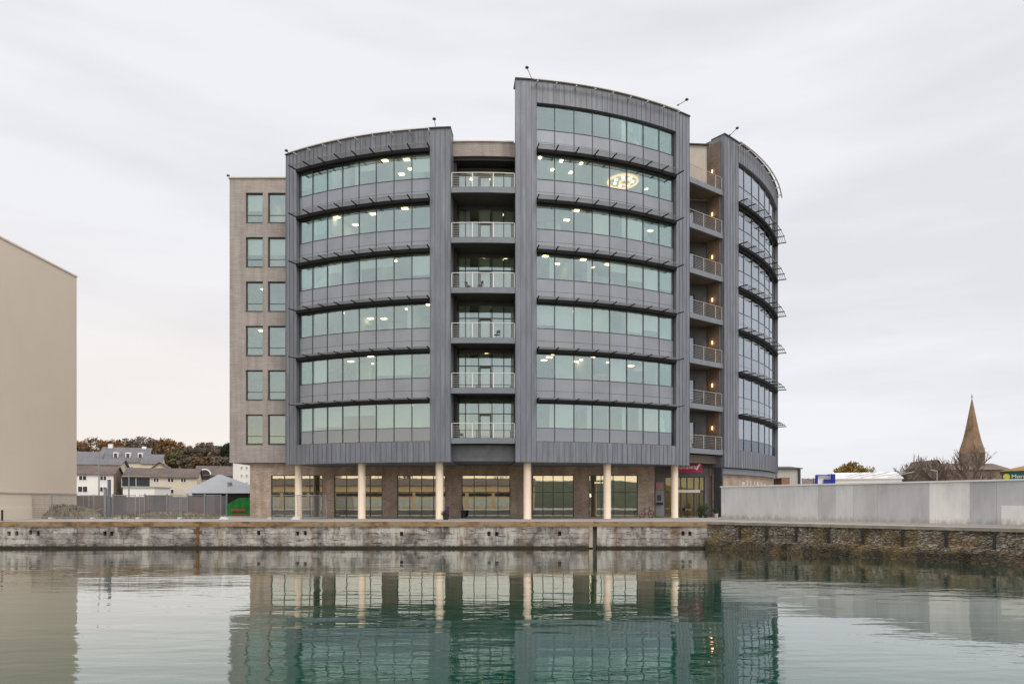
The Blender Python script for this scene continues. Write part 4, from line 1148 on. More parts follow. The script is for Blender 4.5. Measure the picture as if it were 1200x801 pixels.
# cafe table, chairs and potted shrubs at the entrance
def chair(name, label, loc, rz, group=None, first=[None]):
    if first[0] is None:
        t = thing(name, label, 'chair', loc, rz, group)
        def bl(mb, nm, mt):
            o = mb.build(nm, mt); o.parent = t; return o
        m = MB(); m.box(-0.2, 0.2, -0.2, 0.2, 0.43, 0.46); bl(m, 'seat', M['ironb'])
        m = MB(); m.box(-0.2, 0.2, 0.17, 0.20, 0.60, 0.86); m.box(-0.2, -0.17, 0.172, 0.198, 0.46, 0.60); m.box(0.17, 0.2, 0.172, 0.198, 0.46, 0.60); bl(m, 'backrest', M['ironb'])
        for sx in (-0.18, 0.18):
            for sy in (-0.18, 0.18):
                m = MB(); m.tube([(sx, sy, 0.43), (sx * 1.1, sy * 1.1, 0)], 0.013, 6); bl(m, 'leg', M['ironb'])
        first[0] = t; return t
    t = copy_tree(first[0]); t.location = loc; t.rotation_euler = (0, 0, rz)
    tag(t, label, 'chair', group)
    if not group and 'group' in t: del t['group']
    return t
G1 = 'dark chairs set outside and on balconies'
chair('cafe_chair', 'black chair left of the small table outside the entrance', (X(799, 62.6), Y(62.6), 0), R_(-70), G1)
chair('cafe_chair', 'black chair right of the small table outside the entrance', (X(814, 62.8), Y(62.8), 0), R_(75), G1)
def sp_(q, r, k): x, y = AP(s0 + slot_w * q, r); return (x, y, 6.6 + PITCH * k - 0.02)
chair('balcony_chair', 'black chair at the left on the third balcony down of the narrow middle recess', sp_(0.25, 32.8, 3), R_(60), G1)
chair('balcony_chair', 'black chair near the centre of the third balcony down of the narrow middle recess', sp_(0.45, 32.9, 3), R_(-60), G1)
chair('balcony_chair', 'black chair on the fourth balcony down of the narrow middle recess', sp_(0.72, 33.0, 2), R_(-40), G1)
chair('balcony_chair', 'black chair on the lowest balcony of the narrow middle recess', sp_(0.1, 33.0, 0), R_(30), G1)
def sr_(q, r, k):
    x, y = FA + fdir * flen * q + fin * (33.9 - r); return (x, y, 6.25 + 4.02 * k - 0.02)
chair('balcony_chair', 'black chair on the lowest balcony of the lit brick recess', sr_(0.72, 32.9, 0), R_(60), G1)
chair('balcony_chair', 'black chair on the second lowest balcony of the lit brick recess', sr_(0.70, 32.9, 1), R_(40), G1)
tx, tyy = X(806, 62.7), Y(62.7)
tb = thing('cafe_table', 'small round dark table outside the entrance', 'table', (tx, tyy, 0))
m = MB(); m.lathe((tx, tyy, 0.71), [(0.33, 0), (0.33, 0.03)], 18); m.build('tabletop', M['steel'], tb)
m = MB(); m.tube([(tx, tyy, 0.03), (tx, tyy, 0.71)], 0.03, 8); m.build('stem', M['ironb'], tb)
m = MB(); m.lathe((tx, tyy, 0), [(0.24, 0), (0.22, 0.03)], 14); m.build('base', M['ironb'], tb)
for i, (px, D, lab, h_) in enumerate(((821, 62.6, 'potted leafy shrub on the left at the entrance', 0.75), (827, 62.0, 'taller potted leafy shrub nearest the entrance pier', 1.0), (839, 63.4, 'small potted plant below the narrow side window', 0.6))):
    x, y = X(px, D), Y(D)
    t = thing('potted_shrub', lab, 'plant', (x, y, 0), 0, 'potted shrubs at the entrance')
    m = MB(); m.lathe((x, y, 0), [(0.16, 0), (0.22, 0.36), (0.19, 0.36)], 12); m.build('pot', M['pot'] if i < 2 else M['buff'], t)
    m = MB(); scatter_leaves(m, (x, y, 0.36 + h_ * 0.5), 0.3, 0.3, h_ * 0.5, 260, 0.07); m.build('foliage', M['leaf'], t)

# ------------------------------------------------------------------ mesh fence panels on the left quay
def fence_mesh_mat():
    m, nt, out = nmat('wire mesh')
    tc = N(nt, 'ShaderNodeTexCoord'); sp = N(nt, 'ShaderNodeSeparateXYZ'); nt.links.new(tc.outputs['Object'], sp.inputs[0])
    p = N(nt, 'ShaderNodeBsdfPrincipled'); p.inputs['Base Color'].default_value = (0.22, 0.22, 0.22, 1); p.inputs['Roughness'].default_value = 0.6
    nt.links.new(p.outputs[0], out.inputs[0]); return m
M['wire'] = fence_mesh_mat()
M['cblock'] = plain('pale concrete block', (0.60, 0.59, 0.57), 0.85, 0, 0.12)
def fence_panel():
    t = thing('mesh_fence', 'x', 'fence panel', (0, 0, 0))
    w, h = 3.4, 2.0
    def bl(mb, nm, mt):
        o = mb.build(nm, mt); o.parent = t; return o
    m = MB()
    for x in (0.02, w - 0.02): m.tube([(x, 0, 0.06), (x, 0, h + 0.05)], 0.024, 8)
    for z_ in (0.14, h): m.tube([(0.02, 0, z_), (w - 0.02, 0, z_)], 0.02, 8)
    bl(m, 'panel_frame', M['galv'])
    m = MB()
    for i in range(1, 34): m.bar((i * w / 34, 0, 0.14), (i * w / 34, 0, h), 0.011, 0.011)
    for i in range(1, 12): m.bar((0.02, 0, 0.14 + i * (h - 0.14) / 12), (w - 0.02, 0, 0.14 + i * (h - 0.14) / 12), 0.011, 0.011)
    bl(m, 'wire_mesh', M['wire'])
    m = MB(); m.prism([(-0.12, -0.34), (0.12, -0.34), (0.12, 0.34), (-0.12, 0.34)], 0, 0.14); bl(m, 'foot_block', M['cblock'])
    return t
fp = fence_panel()
GF = 'steel mesh fence panels on the left quay'
fpx = [(-40, 57.0, 'mesh fence panel cut by the left edge in front of the beige building'),
       (12, 57.2, 'mesh fence panel second from the left edge, in front of the beige building'),
       (61, 57.4, 'mesh fence panel at the corner of the beige building'),
       (110, 57.2, 'mesh fence panel below the white terraced house'),
       (163, 57.5, 'mesh fence panel below the dark windowed terrace'),
       (212, 57.3, 'mesh fence panel in front of the grey hipped roof')]
for i, (px, D, lab) in enumerate(fpx):
    t = fp if i == 0 else copy_tree(fp)
    t.location = (X(px, D), Y(D), 0); t.rotation_euler = (0, 0, R_(rnd.uniform(-3, 3)))
    tag(t, lab, 'fence panel', GF)
t = copy_tree(fp); t.location = (X(317, 56.6), Y(56.6), 0); t.rotation_euler = (0, 0, R_(3)); tag(t, 'mesh fence panel in front of the leftmost shop window', 'fence panel', GF)
t = copy_tree(fp); t.location = (X(349, 56.4), Y(56.4), 0); t.rotation_euler = (R_(-10), 0, R_(28)); t.scale = (0.7, 1, 1); tag(t, 'leaning mesh fence panel right of the first column', 'fence panel', GF)
for i, (px, lab) in enumerate(((262.5, 'white concrete fence foot at the end of the fence by the green banner'), (347, 'white concrete fence foot at the base of the first column'))):
    x, y = X(px, 56.0), Y(56.0)
    m = MB(); m.hexa([(x - .38, y - .15, 0), (x + .38, y - .15, 0), (x + .38, y + .15, 0), (x - .38, y + .15, 0), (x - .18, y - .1, 0.24), (x + .22, y - .1, 0.16), (x + .22, y + .1, 0.16), (x - .18, y + .1, 0.24)])
    o = m.build('concrete_weight', M['cblock'], origin=(x, y, 0)); tag(o, lab, 'fence foot')
# pair of tall steel gate posts
for i, (px, h_, lab) in enumerate(((123.5, 2.6, 'tall grey steel gate post, left of the pair'), (128, 3.35, 'taller grey steel gate post, right of the pair'))):
    x, y = X(px, 60), Y(60)
    m = MB(); m.box(x - 0.10, x + 0.10, y - 0.1, y + 0.1, 0, h_); m.box(x - 0.12, x + 0.12, y - 0.12, y + 0.12, h_, h_ + 0.04)
    o = m.build('gate_post', M['galv'] if i == 0 else plain('blue grey steel', (0.16, 0.18, 0.21), 0.5, 0.2), origin=(x, y, 0)); tag(o, lab, 'post')
# grey boarded fence behind
bf = thing('board_fence', 'grey boarded site fence behind the mesh panels', 'fence', (X(180, 72), Y(72), 0))
M['board'] = plain('grey boards', (0.155, 0.15, 0.155), 0.8, 0, 0.15, 0.9)
M['board2'] = plain('mid grey boards', (0.21, 0.20, 0.205), 0.8, 0, 0.15, 0.9)
M['board3'] = plain('brown boards', (0.20, 0.165, 0.15), 0.8, 0, 0.2, 0.9)
bD = 72; by = Y(bD)
bpx = [84, 124, 133, 148, 170, 178, 196, 202, 220, 226, 240, 252, 266]
for i in range(len(bpx) - 1):
    mt = [M['board3'], M['board'], M['board'], M['board2'], M['board3'], M['board'], M['board2'], M['board2'], M['board'], M['board3'], M['board2'], M['board']][i]
    x0_, x1_ = X(bpx[i], bD), X(bpx[i + 1], bD)
    m = MB(); top_ = 2.05 + rnd.uniform(-0.08, 0.12)
    n = max(2, int((x1_ - x0_) / 0.3))
    for j in range(n):
        a = x0_ + (x1_ - x0_) * j / n; e = x0_ + (x1_ - x0_) * (j + 1) / n
        yy = by + rnd.uniform(0, 0.03)
        m.box(a + 0.008, e - 0.008, yy, yy + 0.03, 0.03, top_)
    m.build('board_panel', mt, bf)
for px in bpx[::2]:
    m = MB(); x = X(px, bD); m.box(x - 0.06, x + 0.06, by - 0.10, by - 0.002, 0, 2.3); m.build('post', M['galv'], bf)
# spoil heap against the beige building
def heap(name, label, cx, cy, rx, ry, h, mat_, n=22):
    m = MB()
    for j in range(n + 1):
        for i in range(n + 1):
            u, v = i / n * 2 - 1, j / n * 2 - 1
            d = min(1, math.hypot(u, v))
            m.v.append(Vector((cx + u * rx, cy + v * ry, max(-0.05, h * (1 - d * d) * (0.75 + 0.5 * rnd.random()) - 0.05 * d))))
    for j in range(n):
        for i in range(n):
            a = j * (n + 1) + i; m.f.append((a, a + 1, a + n + 2, a + n + 1)); m.m.append(0)
    o = m.build(name, mat_, origin=(cx, cy, 0)); return tag(o, label, 'heap')
M['spoil'] = plain('spoil earth', (0.20, 0.17, 0.13), 0.95, 0, 0.4, 2.5, bmp=0.6)
heap('spoil_heap', 'low heap of earth and rubble beside the beige building', X(72, 60.5), Y(60.5), 4.4, 2.2, 1.05, M['spoil'])
heap('spoil_heap', 'low strip of rubble behind the mesh fence by the boarded fence', X(200, 63), Y(63), 5.0, 1.5, 0.5, M['spoil'])
M['weed'] = plain('dry weeds', (0.16, 0.135, 0.06), 0.9, 0, 0.5, 2.0)
m = MB()
for _ in range(2600):
    px = rnd.choice((rnd.uniform(30, 100), rnd.uniform(0, 262), rnd.uniform(150, 262)))
    D = rnd.uniform(58.5, 66); x, y = X(px, D), Y(D)
    base_ = 0.0
    for (hx, hy, rx_, ry_, hh) in ((X(72, 60.5), Y(60.5), 4.4, 2.2, 1.0), (X(200, 63), Y(63), 5.0, 1.5, 0.45)):
        d = math.hypot((x - hx) / rx_, (y - hy) / ry_)
        if d < 1: base_ = max(base_, hh * (1 - d * d))
    h_ = rnd.uniform(0.12, 0.42); dx_, dy_ = rnd.gauss(0, .1), rnd.gauss(0, .1); w_ = rnd.uniform(.02, .06)
    m.face([(x - w_, y, base_ - .03), (x + w_, y, base_ - .03), (x + dx_, y + dy_, base_ + h_)])
o = m.build('weeds', M['weed']); tag(o, 'dry weeds growing over the waste ground behind the mesh fence', 'weeds', kind='stuff')
# timber plank propped on the heap
m = MB(); a = P(105.5, 600.5, 61.5); e = P(120, 595, 62.0); m.bar(a, e, 0.25, 0.08)
o = m.build('timber_plank', plain('raw plank', (0.45, 0.30, 0.18), 0.8), origin=a); tag(o, 'pale timber plank propped up behind the mesh fence', 'plank')
# bollard at far left
x, y = X(2.5, 52), Y(52)
m = MB(); m.lathe((x, y, 0), [(0.10, 0), (0.07, 0.08), (0.07, 0.72), (0.09, 0.76), (0.05, 0.82)], 12); o = m.build('bollard', M['ironb'], origin=(x, y, 0)); tag(o, 'slim black bollard at the left edge of the quay', 'bollard')
# green site banner by the corner of the building
gbn = thing('site_banner', 'green banner with red bands on a fence beside the brick corner', 'banner', (X(280, 68), Y(68), 0))
M['green'] = plain('green banner', (0.015, 0.22, 0.035), 0.6, 0, 0.25, 2)
M['redb'] = plain('red band', (0.42, 0.08, 0.045), 0.6, 0, 0.15)
m = MB(); yb = Y(68)
nb = 14; xa, xb = X(266, 68), X(294, 68); za, zb_ = Z(604, 68), Z(583, 68)
for i in range(nb):
    x0_ = xa + (xb - xa) * i / nb; x1_ = xa + (xb - xa) * (i + 1) / nb
    t0_ = za + (zb_ - za) * (0.62 + 0.38 * min(1, i / 7)); t1_ = za + (zb_ - za) * (0.62 + 0.38 * min(1, (i + 1) / 7))
    y0_ = yb + 0.04 * math.sin(i * 1.7); y1_ = yb + 0.04 * math.sin((i + 1) * 1.7)
    m.hexa([(x0_, y0_, za), (x1_, y1_, za), (x1_, y1_ + .02, za), (x0_, y0_ + .02, za), (x0_, y0_, t0_), (x1_, y1_, t1_), (x1_, y1_ + .02, t1_), (x0_, y0_ + .02, t0_)])
m.build('cloth', M['green'], gbn)
m = MB(); m.box(X(272, 68), X(288, 68), yb - 0.09, yb - 0.06, Z(598.5, 68), Z(596, 68)); m.box(X(272, 68), X(290, 68), yb - 0.09, yb - 0.06, Z(604, 68), Z(602, 68)); m.build('red_band', M['redb'], gbn)
for px in (264.5, 295):
    m = MB(); m.tube([(X(px, 68), yb + 0.08, 0), (X(px, 68), yb + 0.08, 2.2)], 0.04, 8); m.build('post', M['galv'], gbn)

# ------------------------------------------------------------------ houses on the left
M['slate'] = brick('slate roof', (0.13, 0.125, 0.135), (0.17, 0.16, 0.165), (0.07, 0.07, 0.07), 0.5, 0.3, 0.012, 0.7, (0.8, 1.2), 0.3)
M['tile'] = brick('brown roof tiles', (0.12, 0.09, 0.075), (0.16, 0.12, 0.10), (0.06, 0.05, 0.04), 0.4, 0.3, 0.015, 0.85, (0.75, 1.2), 0.3)
M['greyroof'] = plain('grey sheet roof', (0.34, 0.35, 0.36), 0.6, 0, 0.1, 0.5)
M['wwall'] = plain('white render', (0.86, 0.845, 0.81), 0.85, 0, 0.06, 0.3)
M['cwall'] = plain('cream render', (0.72, 0.64, 0.52), 0.85, 0, 0.07, 0.3)
M['stonew'] = plain('brown stone wall', (0.28, 0.22, 0.17), 0.9, 0, 0.25, 1.5)
M['darkw'] = plain('dark glazing', (0.035, 0.04, 0.045), 0.25, 0, 0.1, spec=0.6)
def gable_house(name, label, x0, x1, y0, y1, zb, ze, zr, wall, roof, axis='x', over=0.3, gable=None, windows=(), cat='house', chimneys=(), rz=0.0):
    """ridge along x (axis='x') or along y"""
    t = thing(name, label, cat, ((x1 if rz >= 0 else x0), y0, zb), R_(rz))
    m = MB(); xm, ym = (x0 + x1) / 2, (y0 + y1) / 2
    if axis == 'x':
        for x, fl_ in ((x0, 0), (x1, 1)):
            pass
        m.face([(x0, y0, zb), (x1, y0, zb), (x1, y0, ze), (x0, y0, ze)])
        m.face([(x1, y1, zb), (x0, y1, zb), (x0, y1, ze), (x1, y1, ze)])
        m.mi = 1
        m.face([(x1, y0, zb), (x1, y1, zb), (x1, y1, ze), (x1, ym, zr), (x1, y0, ze)])
        m.face([(x0, y1, zb), (x0, y0, zb), (x0, y0, ze), (x0, ym, zr), (x0, y1, ze)])
    else:
        m.face([(x0, y0, zb), (x1, y0, zb), (x1, y0, ze), (xm, y0, zr), (x0, y0, ze)])
        m.face([(x1, y1, zb), (x0, y1, zb), (x0, y1, ze), (xm, y1, zr), (x1, y1, ze)])
        m.face([(x1, y0, zb), (x1, y1, zb), (x1, y1, ze), (x1, y0, ze)])
        m.face([(x0, y1, zb), (x0, y0, zb), (x0, y0, ze), (x0, y1, ze)])
    m.build('wall', [wall, gable or wall], t)
    r = MB(); th = 0.16
    if axis == 'x':
        sl = (zr - ze) / (ym - y0); oz = over * sl
        for (ya, yb_) in ((y0 - over, ym), (y1 + over, ym)):
            za_ = ze - oz
            q = [(x0 - over, ya, za_), (x1 + over, ya, za_), (x1 + over, yb_, zr), (x0 - over, yb_, zr)]
            if ya > yb_: q = [q[1], q[0], q[3], q[2]]
            r.hexa([*[(p[0], p[1], p[2] + 0.02) for p in q], *[(p[0], p[1], p[2] + th) for p in q]])
    else:
        sl = (zr - ze) / (xm - x0); oz = over * sl
        for (xa, xb) in ((x0 - over, xm), (x1 + over, xm)):
            za_ = ze - oz
            q = [(xa, y1 + over, za_), (xa, y0 - over, za_), (xb, y0 - over, zr), (xb, y1 + over, zr)]
            if xa > xb: q = [q[1], q[0], q[3], q[2]]
            r.hexa([*[(p[0], p[1], p[2] + 0.02) for p in q], *[(p[0], p[1], p[2] + th) for p in q]])
    ro = r.build('roof', roof, t)
    for (cxx, cw, ch) in chimneys:
        c = MB(); c.box(cxx - cw, cxx + cw, ym - 0.5, ym + 0.5, zr - 1.2, zr + ch); c.build('chimney', M['wwall'], ro)
    for (wx, wz, ww, wh) in windows:
        w = MB(); w.mi = 0
        w.box(wx - ww / 2 - .09, wx + ww / 2 + .09, y0 - 0.06, y0 - 0.01, wz - wh / 2 - .09, wz + wh / 2 + .09); w.mi = 1
        w.box(wx - ww / 2, wx + ww / 2, y0 - 0.075, y0 - 0.061, wz - wh / 2, wz + wh / 2)
        w.mi = 0; w.box(wx - 0.04, wx + 0.04, y0 - 0.10, y0 - 0.076, wz - wh / 2, wz + wh / 2)
        w.build('window', [M['wwall'], M['darkw']], t)
    return t
def W(D, lst): return [(X(a, D), Z(b, D), w * D / FPX, h * D / FPX) for a, b, w, h in lst]
D = 110
PIV[:] = [133, 20]
gable_house('terraced_house', 'white rendered house with brown roof and stone gable behind the fence', X(60, D), X(133, D), Y(D), Y(D) + 8, -0.2, Z(556, D), Z(547.5, D + 4), M['wwall'], M['tile'], 'x', 0.25, M['stonew'],
            W(D, [(97, 560, 7, 4.5), (121, 560, 6, 4.5), (97, 573, 9, 6), (121, 573, 6, 5)]), rz=20)
PIV[0] = None
D = 116
PIV[:] = [231, 20]
gable_house('terraced_house', 'long cream terraced house with brown roof and dark glazed left end', X(145, D), X(231, D), Y(D), Y(D) + 9, 0, Z(559.5, D), Z(550, D + 4.5), M['cwall'], M['tile'], 'x', 0.3, None,
            W(D, [(183, 562.5, 5, 4), (200, 562.5, 6, 4), (215, 562.5, 5, 4), (200, 575.5, 6, 4), (185, 575.5, 6, 5), (159.5, 564.5, 28, 11)]), rz=20)
PIV[0] = None
lb = thing('lean_to', 'pale low flat roofed annexe in front of the dark glazed terrace end', 'annexe', (X(160, 108), Y(108), 0))
m = MB(); m.box(X(144, 108), X(181, 108), Y(108), Y(113), 0, Z(571, 108)); m.build('wall', M['wwall'], lb)
m = MB(); m.box(X(143, 108), X(182, 108), Y(107.8), Y(113.2), Z(571, 108), Z(570, 108)); m.build('roof', M['greyroof'], lb)
# hipped grey pavilion
D = 84; x0_, x1_ = X(212, D), X(294, D); y0_, y1_ = Y(D), Y(D) + 9
pv = thing('pavilion', 'low pavilion with grey hipped roof left of the office block', 'pavilion', ((x0_ + x1_) / 2, (y0_ + y1_) / 2, 0))
ze, zr = Z(577.5, D), Z(555.5, D + 4.5)
m = MB(); m.box(x0_ + 1.0, x1_ - 0.6, y0_ + 0.8, y1_ - 0.8, 0, ze); m.build('wall', M['black'], pv)
m = MB(); xm = X(257.5, D + 4.5); ym = (y0_ + y1_) / 2
A, B, C_, D_ = (x0_, y0_, ze), (x1_, y0_, ze), (x1_, y1_, ze), (x0_, y1_, ze); E, F_ = (xm - 0.15, ym, zr), (xm + 0.15, ym, zr)
for q in ((A, B, F_, E), (B, C_, F_), (C_, D_, E, F_), (D_, A, E), (D_, C_, B, A)): m.face(q)
m.build('roof', M['greyroof'], pv)
m = MB(); m.lathe((X(268, D + 1.5), Y(D + 1.8), Z(570, D + 1.8)), [(0.25, -0.8), (0.25, 0.5), (0.32, 0.55), (0.1, 0.7)], 10); m.build('roof_vent', M['galv'], pv)
# mansion on the hill
PIV[:] = [172, 20]
D = 175; t = gable_house('mansion', 'large cream house with slate roof and white chimneys up on the hill', X(116, D), X(172, D), Y(D), Y(D) + 12, 3.0, Z(541, D), Z(525.5, D + 6), M['cwall'], M['slate'], 'x', 0.4, None,
            W(D, [(135, 547, 3, 3), (150, 547, 3, 3)]), 'house', [(X(123.8, D), 0.5, 0.9), (X(164.5, D), 0.5, 0.5)], rz=20)
for a in (134, 148.5, 163):
    dm = MB(); x = X(a, D); y = Y(D) + 1.6; zc = Z(533, D)
    dm.mi = 0; dm.prism([(x - 0.55, y), (x + 0.55, y), (x + 0.55, y + 4), (x - 0.55, y + 4)], zc - 1.0, zc + 0.7); dm.mi = 1
    dm.box(x - 0.35, x + 0.35, y - 0.04, y - 0.002, zc - 0.6, zc + 0.4)
    dm.build('dormer', [M['wwall'], M['darkw']], t)
PIV[0] = None
PIV[:] = [188, 20]
D = 172; gable_house('hill_house', 'cream house wing with low slate roof right of the mansion', X(166, D), X(188, D), Y(D), Y(D) + 10, 3.0, Z(543, D), Z(533, D + 5), M['cwall'], M['slate'], 'x', 0.4, rz=20)
PIV[0] = None
PIV[:] = [116, 20]
D = 170; gable_house('hill_house', 'grey roofed house left of the mansion, partly behind the beige building', X(80, D), X(116, D), Y(D), Y(D) + 10, 3.0, Z(542, D), Z(530, D + 5), M['cwall'], M['slate'], 'x', 0.4, None, W(D, [(95, 545, 3, 3), (106, 545, 3, 3)]), rz=20)
PIV[0] = None
PIV[:] = [140, 20]
D = 140; gable_house('hill_house', 'cream house with brown roof above the white terraced house', X(86, D), X(140, D), Y(D), Y(D) + 8, 1.0, Z(544.5, D), Z(539, D + 4), M['cwall'], M['slate'], 'x', 0.5, rz=20)
PIV[0] = None
PIV[:] = [202, 20]
D = 138; gable_house('hill_house', 'brown roofed gabled house peeping over the cream terrace', X(172, D), X(202, D), Y(D), Y(D) + 9, 1.0, Z(553, D), Z(542, D), M['cwall'], M['tile'], 'y', 0.5, rz=20)
PIV[0] = None
PIV[:] = [276, 20]
D = 138; t = gable_house('hill_house', 'brown roofed house with arched window beside the white flats', X(230, D), X(276, D), Y(D), Y(D) + 10, 0.5, Z(557, D), Z(547, D + 5), M['stonew'], M['tile'], 'x', 0.4, rz=20)
PIV[0] = None
m = MB(); xc, zc = X(243, D), Z(556, D)
m.mi = 0
m.tube([(xc + 1.1 * math.cos(a * math.pi / 10), Y(D) - 0.12, zc + 1.0 * math.sin(a * math.pi / 10)) for a in range(11)], 0.14, 6)
m.mi = 1; m.face([(xc + 1.0 * math.cos(a * math.pi / 10), Y(D) - 0.08, zc + 0.9 * math.sin(a * math.pi / 10)) for a in range(11)]); m.face([(xc - 1, Y(D) - .06, zc - 1), (xc + 1, Y(D) - .06, zc - 1), (xc + 1, Y(D) - .06, zc), (xc - 1, Y(D) - .06, zc)])
m.build('arched_window', [M['wwall'], M['darkw']], t)
PIV[:] = [300, 20]
D = 122; t = gable_house('block_of_flats', 'white block of flats glimpsed left of the brick corner', X(273, D), X(300, D), Y(D), Y(D) + 10, 0, Z(541, D), Z(538, D + 5), M['wwall'], M['tile'], 'x', 0.2, None,
            W(D, [(283, 548, 1.6, 2.6), (289, 548, 1.6, 2.6), (283, 557, 1.6, 2.6), (289, 557, 1.6, 2.6), (283, 566, 1.6, 2.6), (289, 566, 1.6, 2.6)]), 'flats', rz=20)
PIV[0] = None

# street lamps on the left
def street_lamp(px, D, ztop, lab, arm):
    x, y = X(px, D), Y(D)
    t = thing('street_lamp', lab, 'street lamp', (x, y, 0))
    m = MB(); m.tube([(x, y, 0), (x, y, ztop)], [0.10, 0.06], 8); m.build('pole', M['galv'], t)
    m = MB(); m.bar((x, y, ztop + 0.0), (x + arm, y, ztop + 0.12), 0.16, 0.10); m.build('lamp_head', M['galv'], t)
street_lamp(116, 85, Z(532, 85), 'tall street lamp in front of the white terraced house', -0.9)
street_lamp(151, 85, Z(548, 85), 'shorter street lamp in front of the dark glazed terrace end', 0.5)
street_lamp(1098, 75, Z(551.5, 75), 'street lamp showing above the concrete wall near the church', -0.7)

# ------------------------------------------------------------------ trees
def tree_mats(c): return plain('foliage', c, 0.85, 0, 0.45, 0.45)
M['bark'] = plain('bark', (0.11, 0.085, 0.065), 0.9, 0, 0.3, 2)
M['twig'] = plain('bare twigs', (0.15, 0.115, 0.09), 0.9, 0, 0.3, 1)
LEAF = {'rust': tree_mats((0.20, 0.10, 0.035)), 'brown': tree_mats((0.145, 0.09, 0.045)), 'olive': tree_mats((0.12, 0.10, 0.04)), 'green': tree_mats((0.035, 0.055, 0.02)), 'grey': tree_mats((0.155, 0.12, 0.09)), 'gold': tree_mats((0.22, 0.15, 0.03)), 'dark': tree_mats((0.022, 0.038, 0.016))}
def leafy_tree(name, label, x, y, zb, h, rx, mat_, n_clump=42, per=34, s=0.42, group=None, seed=1, crown_from=0.25):
    rn = random.Random(seed)
    t = thing(name, label, 'tree', (x, y, zb), 0, group)
    m = MB(); zc = zb + h * (crown_from + (1 - crown_from) * 0.5); rz = h * (1 - crown_from) * 0.5
    m.tube([(x, y, zb - 0.5), (x + rn.uniform(-.2, .2), y, zb + h * 0.4), (x + rn.uniform(-.4, .4), y, zb + h * 0.85)], [0.30, 0.2, 0.05], 7)
    for _ in range(7):
        a = rn.uniform(0, 6.28); z0_ = zb + h * rn.uniform(0.25, 0.6)
        m.tube([(x, y, z0_), (x + math.cos(a) * rx * .45, y + math.sin(a) * rx * .45, z0_ + h * .16), (x + math.cos(a) * rx * .8, y + math.sin(a) * rx * .8, z0_ + h * .24)], [0.12, .07, .02], 5)
    m.build('trunk', M['bark'], t)
    l = MB()
    for _ in range(n_clump):
        a = rn.uniform(0, 6.28); u = rn.uniform(-1, 1); q = rn.uniform(0.35, 1.0) ** 0.6
        c = (x + rx * q * math.sqrt(1 - u * u) * math.cos(a), y + rx * q * math.sqrt(1 - u * u) * math.sin(a), zc + rz * q * u)
        cr = rx * rn.uniform(0.16, 0.32)
        scatter_leaves(l, c, cr, cr, cr * 0.75, per, s, rn)
    l.build('crown', mat_, t)
    return t
def bare_tree(name, label, x, y, zb, h, spread, seed, group=None):
    rn = random.Random(seed)
    t = thing(name, label, 'tree', (x, y, zb), 0, group)
    tr = MB(); tw_ = MB()
    def grow(p, d, ln, r, lev):
        q = p + d * ln
        mid = p + d * ln * 0.5 + Vector((rn.gauss(0, 1), rn.gauss(0, 1), rn.gauss(0, .5))) * ln * 0.05
        (tr if lev < 2 else tw_).tube([p, mid, q], [r, r * 0.85, r * 0.68], 5 if lev < 3 else 3, False)
        if lev >= 6 or r < 0.004: return
        for k in range(3 if lev < 5 else 2):
            a = Vector((rn.gauss(0, 1), rn.gauss(0, 1), rn.gauss(0, 0.6) + 0.15))
            nd = (d + a * spread * (0.55 if k else 0.3)); nd.z += 0.12; nd.normalize()
            grow(q if k < 2 else mid, nd, ln * rn.uniform(0.66, 0.86), r * rn.uniform(0.58, 0.74), lev + 1)
    grow(Vector((x, y, zb - 0.3)), Vector((0, 0, 1)), h * 0.25, h * 0.036, 0)
    tr.build('trunk', M['bark'], t); tw_.build('crown', M['twig'], t)
    return t
HG = 'trees along the hilltop wood on the left'
hill_trees = [  # px, top py, D, radius px, kind, label
    (78, 514, 250, 17, 'brown', 'brown leaved tree at the left end of the hilltop wood'),
    (96, 517, 240, 13, 'rust', 'rust coloured tree left of the mansion chimneys'),
    (113, 514.5, 262, 18, 'brown', 'broad brown tree at the left of the wood above the slate roofs'),
    (131, 516, 245, 15, 'rust', 'rust coloured tree above the mansion ridge'),
    (147, 514, 262, 16, 'brown', 'rounded brown tree above the middle of the mansion'),
    (164, 512, 255, 17, 'grey', 'grey brown tree above the right mansion chimney'),
    (182, 514, 262, 16, 'brown', 'brown tree right of the mansion chimney'),
    (199, 515, 250, 16, 'rust', 'bright rust tree in the middle of the wood'),
    (214, 523, 240, 11, 'olive', 'smaller olive tree at the dip of the wood'),
    (188, 524, 215, 14, 'brown', 'lower brown tree standing over the cream wing'),
    (205, 530, 205, 14, 'olive', 'low olive tree below the bright rust tree'),
    (228, 522, 235, 13, 'grey', 'grey leafless looking tree right of the dip'),
    (243, 519, 240, 16, 'grey', 'broad grey brown tree near the dark evergreen'),
    (258, 522, 232, 13, 'grey', 'grey tree touching the dark evergreen'),
    (269, 519, 215, 11, 'dark', 'dark evergreen beside the masonry tower'),
    (222, 535, 195, 13, 'grey', 'low grey thicket tree above the brown roofed house'),
    (240, 534, 190, 14, 'brown', 'low brown tree above the arched window house'),
    (258, 535, 188, 13, 'grey', 'low grey tree left of the white flats'),
    (275, 528, 195, 13, 'green', 'dark green tree behind the masonry tower corner'),
]
for i, (px, pt, D, rp, k, lab) in enumerate(hill_trees):
    x, y = X(px, D), Y(D); zb = hill(x, y); zt = Z(pt, D)
    leafy_tree('evergreen_tree' if k == 'dark' else 'autumn_tree', lab, x, y, zb, zt - zb, rp * D / FPX, LEAF[k], 60, 40, 0.40, HG, 100 + i, 0.08)
